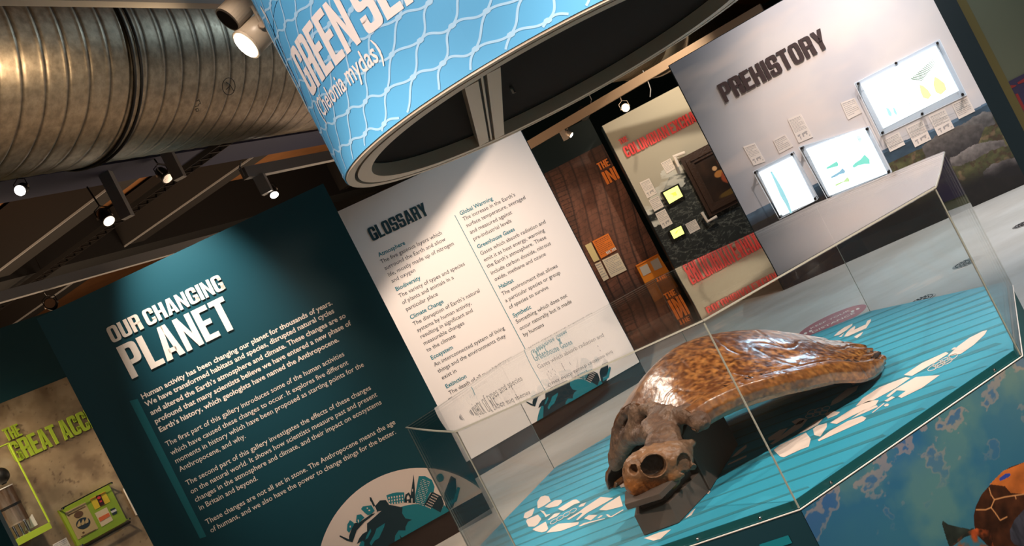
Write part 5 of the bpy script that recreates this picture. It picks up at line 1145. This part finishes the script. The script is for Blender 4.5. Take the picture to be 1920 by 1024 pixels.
# ---- support blocks
def block(name, P, z0, z1, label):
    c = Vector((sum(p[0] for p in P)/len(P), sum(p[1] for p in P)/len(P))); g = G().hprism([(a-c.x, b-c.y) for a, b in P], z0, z1); o = g.obj(name, m_foam); o.location = (c.x, c.y, 0)
    b = o.modifiers.new('bevel', 'BEVEL'); b.width = .002; b.segments = 2
    return tag(o, label, 'support block')
block('support_block', [(-.006, 2.474), (.084, 2.436), (.194, 2.560), (.12, 2.64), (.02, 2.60)], ZT+.0012, .826, 'lowest dark brown block under the skull')
block('support_block', [(.020, 2.486), (.086, 2.462), (.175, 2.565), (.11, 2.62), (.03, 2.58)], .8262, .8518, 'thin recessed dark layer between the two blocks under the skull')
block('support_block', [(-.014, 2.450), (.072, 2.395), (.15, 2.485), (.17, 2.56), (.10, 2.60), (.0, 2.56)], .852, .868, 'upper dark brown block carrying the turtle skull')
g = G(); P = [(.200, 2.565), (.350, 2.840), (.285, 2.880), (.135, 2.625)]; zt4 = [.930, .965, .965, .93]
g.add([(a, b, ZT+.0012) for a, b in P]+[(a, b, z) for (a, b), z in zip(P, zt4)], [(0, 1, 2, 3), (4, 5, 6, 7), (0, 1, 5, 4), (1, 2, 6, 5), (2, 3, 7, 6), (3, 0, 4, 7)])
o = g.obj('support_block', m_foam); tag(o, 'tall slanted dark board standing under the turtle neck', 'support block'); b = o.modifiers.new('bevel', 'BEVEL'); b.width = .002

# ================================================================ hanging round sign
SC = Vector((.405, 3.03)); SRd = .725; ZB = 1.96
sign = empty('hanging_sign', (SC.x, SC.y, ZB), 0, 'large round blue hanging sign reading GREEN SEA with fishing-net print', 'sign')
def cyl(x, y, R0=SRd):
    u, v = uv(x, y); a = u*u+1; b = -2*(u*SC.x+SC.y); c = SC.x**2+SC.y**2-R0*R0; dd_ = b*b-4*a*c
    if dd_ < 0: t_ = -b/(2*a)
    else: t_ = (-b-math.sqrt(dd_))/(2*a)
    return math.atan2(u*t_-SC.x, SC.y-t_)*R0, EYE+v*t_-ZB
def sp(s_, z, off=0): th = s_/SRd; r = SRd+off; return (r*math.sin(th), -r*math.cos(th), z)
def shell_ring(name, prof, m, n=144, smooth=True):
    V = []; Fc = []; k = len(prof)
    for i in range(n):
        th = 2*math.pi*i/n
        for r, z in prof: V.append((r*math.sin(th), -r*math.cos(th), z))
    for i in range(n):
        for j in range(k): a = i*k+j; b = i*k+(j+1) % k; c = ((i+1) % n)*k+(j+1) % k; d = ((i+1) % n)*k+j; Fc.append((a, b, c, d))
    o = mesh(name, V, Fc, m, sign); bm = bmesh.new(); bm.from_mesh(o.data); bmesh.ops.recalc_face_normals(bm, faces=bm.faces[:]); bm.to_mesh(o.data); bm.free(); return o
m_sky = mat('blue_fabric_print', hexc(98, 176, 222), .6, spec=.25)
sk = shell_ring('printed_skin', [(SRd, .006), (SRd, 1.25), (SRd-.004, 1.25), (SRd-.004, .006)], m_sky); sk.data.polygons.foreach_set('use_smooth', [False]*len(sk.data.polygons))
m_alub = mat('beige_anodised_frame', hexc(214, 188, 164), .45, .1)
shell_ring('outer_rail', [(SRd-.0045, 0), (SRd-.0045, .05), (SRd-.030, .05), (SRd-.030, 0)], m_alub); shell_ring('gap_gasket', [(SRd-.0305, .008), (SRd-.0305, .05), (SRd-.040, .05), (SRd-.040, .008)], m_alu_d)
shell_ring('inner_rail', [(SRd-.0405, 0), (SRd-.0405, .05), (SRd-.085, .05), (SRd-.085, 0)], m_alub); shell_ring('lining', [(SRd-.0855, .045), (SRd-.0855, 1.2), (SRd-.09, 1.2), (SRd-.09, .045)], m_black)
g = G(); g.hprism([((SRd-.09)*math.cos(2*math.pi*k/96), (SRd-.09)*math.sin(2*math.pi*k/96)) for k in range(96)], .046, .052); g.obj('black_infill', m_black, sign)
bx = .135-SC.x+.02
for nm, x0, x1, z0, m in (('cross_rail', bx-.050, bx-.012, 0, m_alub), ('cross_gap', bx-.0118, bx+.0118, .012, m_alu_d), ('cross_rail', bx+.012, bx+.050, 0, m_alub)):
    r = SRd-.086; ya = math.sqrt(r*r-max(abs(x0), abs(x1))**2); G().box(x0, x1, -ya, ya, z0, .0455).obj(nm, m, sign)
G().box(bx-.003, bx+.003, -ya, ya, .004, .012).obj('cross_bead', m_alub, sign)
# fixing wires
for a in (.6, 2.7, 4.8): G().tube([(.6*math.sin(a), -.6*math.cos(a), .05), (.6*math.sin(a), -.6*math.cos(a), 4.6-ZB)], .0025, 6).obj('hanging_wire', m_dark, sign)
G().tube([(bx+.10, -.02, .046), (bx+.10, -.02, .02)], .006, 8).obj('catch', m_chrome, sign)
# printed net
g = G(); A_, B_v = Vector((.090, -.013)), Vector((.065, .063)); o_ = cyl(775, 144.5); NET = Vector(o_)
def ribbon(P, w_, off):
    for i in range(len(P)-1):
        a, b = Vector(P[i]), Vector(P[i+1]); d = (b-a).normalized(); n = Vector((-d.y, d.x))*w_/2; q = [a-n, b-n, b+n, a+n]
        if all(.008 < p.y < 1.24 and abs(p.x) < 1.25 for p in q): g.add([sp(p.x, p.y, off) for p in q], [(0, 1, 2, 3)])
for i in range(-14, 24):
    for j in range(-14, 18):
        p = NET+A_*i+B_v*j
        if abs(p.x) > 1.25 or not -.1 < p.y < 1.3: continue
        for d, s_ in ((A_, 1), (B_v, -1)):
            n = Vector((-d.y, d.x)).normalized()*s_; ribbon([tuple(p+d*(k/20)+n*.0055*math.sin(2*math.pi*k/20)*(.8+.4*math.sin(i*2+j))) for k in range(21)], .0062, .0012)
        q = [p+A_.normalized()*.011*math.cos(k*math.pi/4)+Vector((-A_.y, A_.x)).normalized()*.007*math.sin(k*math.pi/4) for k in range(8)]
        if all(.008 < r.y < 1.24 for r in q): g.add([sp(r.x, r.y, .0014) for r in q], [tuple(range(8))])
mesh('net_print', g.v, g.f, mat('net_print', hexc(176, 214, 240), .6), sign)['kind'] = 'stuff'
a = cyl(588, 182); b = cyl(682, 84); t_ = cyl(547, 92); L, wd = word_polys('GREEN'); L2, wd2 = word_polys('GREEN SEA TURTLE'); kx = (b[0]-a[0])/wd; h = t_[1]-a[1]
m_sl = mat('sign_lettering', hexc(255, 236, 228), .5)
for P in L2:
    g = G()
    for pl in P:
        pl2 = [(a[0]+x*kx, a[1]+z*h) for x, z in pl]; v = [Vector((x, z, 0)) for x, z in pl2]
        g.add([sp(x, z, .0030) for x, z in pl2], [tuple(q) for q in tessellate_polygon([v])])
    mesh('letter', g.v, g.f, m_sl, sign)
a = cyl(607, 224); b = cyl(727, 118); V_, F_ = text_mesh('(Chelonia mydas)', .012); wx = max(v[0] for v in V_); hz = .052/CAPH
mesh('species_text', [sp(a[0]+x/wx*(b[0]-a[0]), a[1]+y*hz, .0030) for x, y in V_], F_, m_sl, sign)['kind'] = 'stuff'
for nm, L, m in (('navy_print', [(486, 0), (521, 0), (516, 14), (513, 36), (514, 58), (518, 80), (527, 100), (536, 118), (546, 140)], mat('navy_image_print', hexc(84, 104, 150), .6)),):
    e0 = -math.pi/2*SRd; P = [cyl(*p) for p in L[1:]]; P = [(max(p[0], -1.02), p[1]) for p in P]
    bot = P[-1]; poly = P+[(-1.12, bot[1]-.02), (-1.12, P[0][1])]; v = [Vector((x, z, 0)) for x, z in poly]
    mesh(nm, [sp(x, z, .0020) for x, z in poly], [tuple(q) for q in tessellate_polygon([v])], m, sign)
P = [cyl(*p) for p in ((489, 9), (500, 27), (530, 95), (563, 165), (575, 195))]; poly = [(p[0]+.0, p[1]) for p in P]+[(-1.10, P[-1][1]+.0), (-1.10, P[0][1])]; v = [Vector((x, z, 0)) for x, z in poly]
mesh('pale_band_print', [sp(x, z, .0026) for x, z in poly], [tuple(q) for q in tessellate_polygon([v])], m_sl, sign)

# ================================================================ things on the floor
def grille(x, y, r, label):
    p = at_z(x, y, 0); t = empty('floor_grille', p, .4, label, 'floor grille', 'round floor grilles')
    g = G(); n = 40; g.hprism([(r*math.cos(2*math.pi*k/n), r*math.sin(2*math.pi*k/n)) for k in range(n)], 0, .003); g.obj('disc', mat('grey_grille_metal', hexc(150, 142, 136), .35, .6), t)
    for rr0, nn in ((.78, 16), (.5, 10), (.25, 6)):
        for k in range(nn):
            a0, a1 = 2*math.pi*k/nn, 2*math.pi*(k+.62)/nn; P = [(r*rr0*math.cos(a0+(a1-a0)*i/4), r*rr0*math.sin(a0+(a1-a0)*i/4), .0035) for i in range(5)]; G().tube(P, .0035, 4).obj('slot', m_dark, t)
grille(1730, 562, .095, 'round slotted floor grille right behind the case, nearer of two'); grille(1814, 492, .115, 'round slotted floor grille seen past the case corner, farther of two')
grille(1920, 420, .09, 'small round floor outlet at the right edge')
c = (at_z(1505, 628, 0)+at_z(1614, 577, 0))/2; st = empty('floor_sticker', (c.x, c.y, 0), -.2, 'round red distancing sticker on the floor, behind the shell', 'floor sticker')
G().hprism([(.29*math.cos(2*math.pi*k/48), .29*math.sin(2*math.pi*k/48)) for k in range(48)], 0, .0012).obj('disc', mat('sticker_red', hexc(176, 84, 92), .4), st)
for txt, y0, w0 in (('KEEP YOUR', .07, .34), ('DISTANCE', -.12, .36)):
    V_, F_ = text_mesh(txt, .01); wx = max(v[0] for v in V_); k = w0/wx; g = G().add([(x*k-w0/2, y*k*1.3+y0, .0018) for x, y in V_], F_); mesh('sticker_text', g.v, g.f, m_lett, st)['kind'] = 'stuff'
for sx in (-.2, .2):
    for dx in (-.022, .022): G().hprism([(sx+dx+.014*math.cos(a_*math.pi/6), .0+.038*math.sin(a_*math.pi/6)) for a_ in range(12)], .0012, .0018).obj('footprint', m_lett, st)
# text made of many words stays joined
for o in list(bpy.data.objects):
    b_ = o.name.split('.')[0]
    if o.type == 'MESH' and b_ in ('intro_text', 'body_text', 'heading_text', 'printed_text', 'globe_window', 'globe_building', 'globe_land', 'red_shape'): o['kind'] = 'stuff'
bpy.data.objects.remove(_to); bpy.data.curves.remove(_tc)
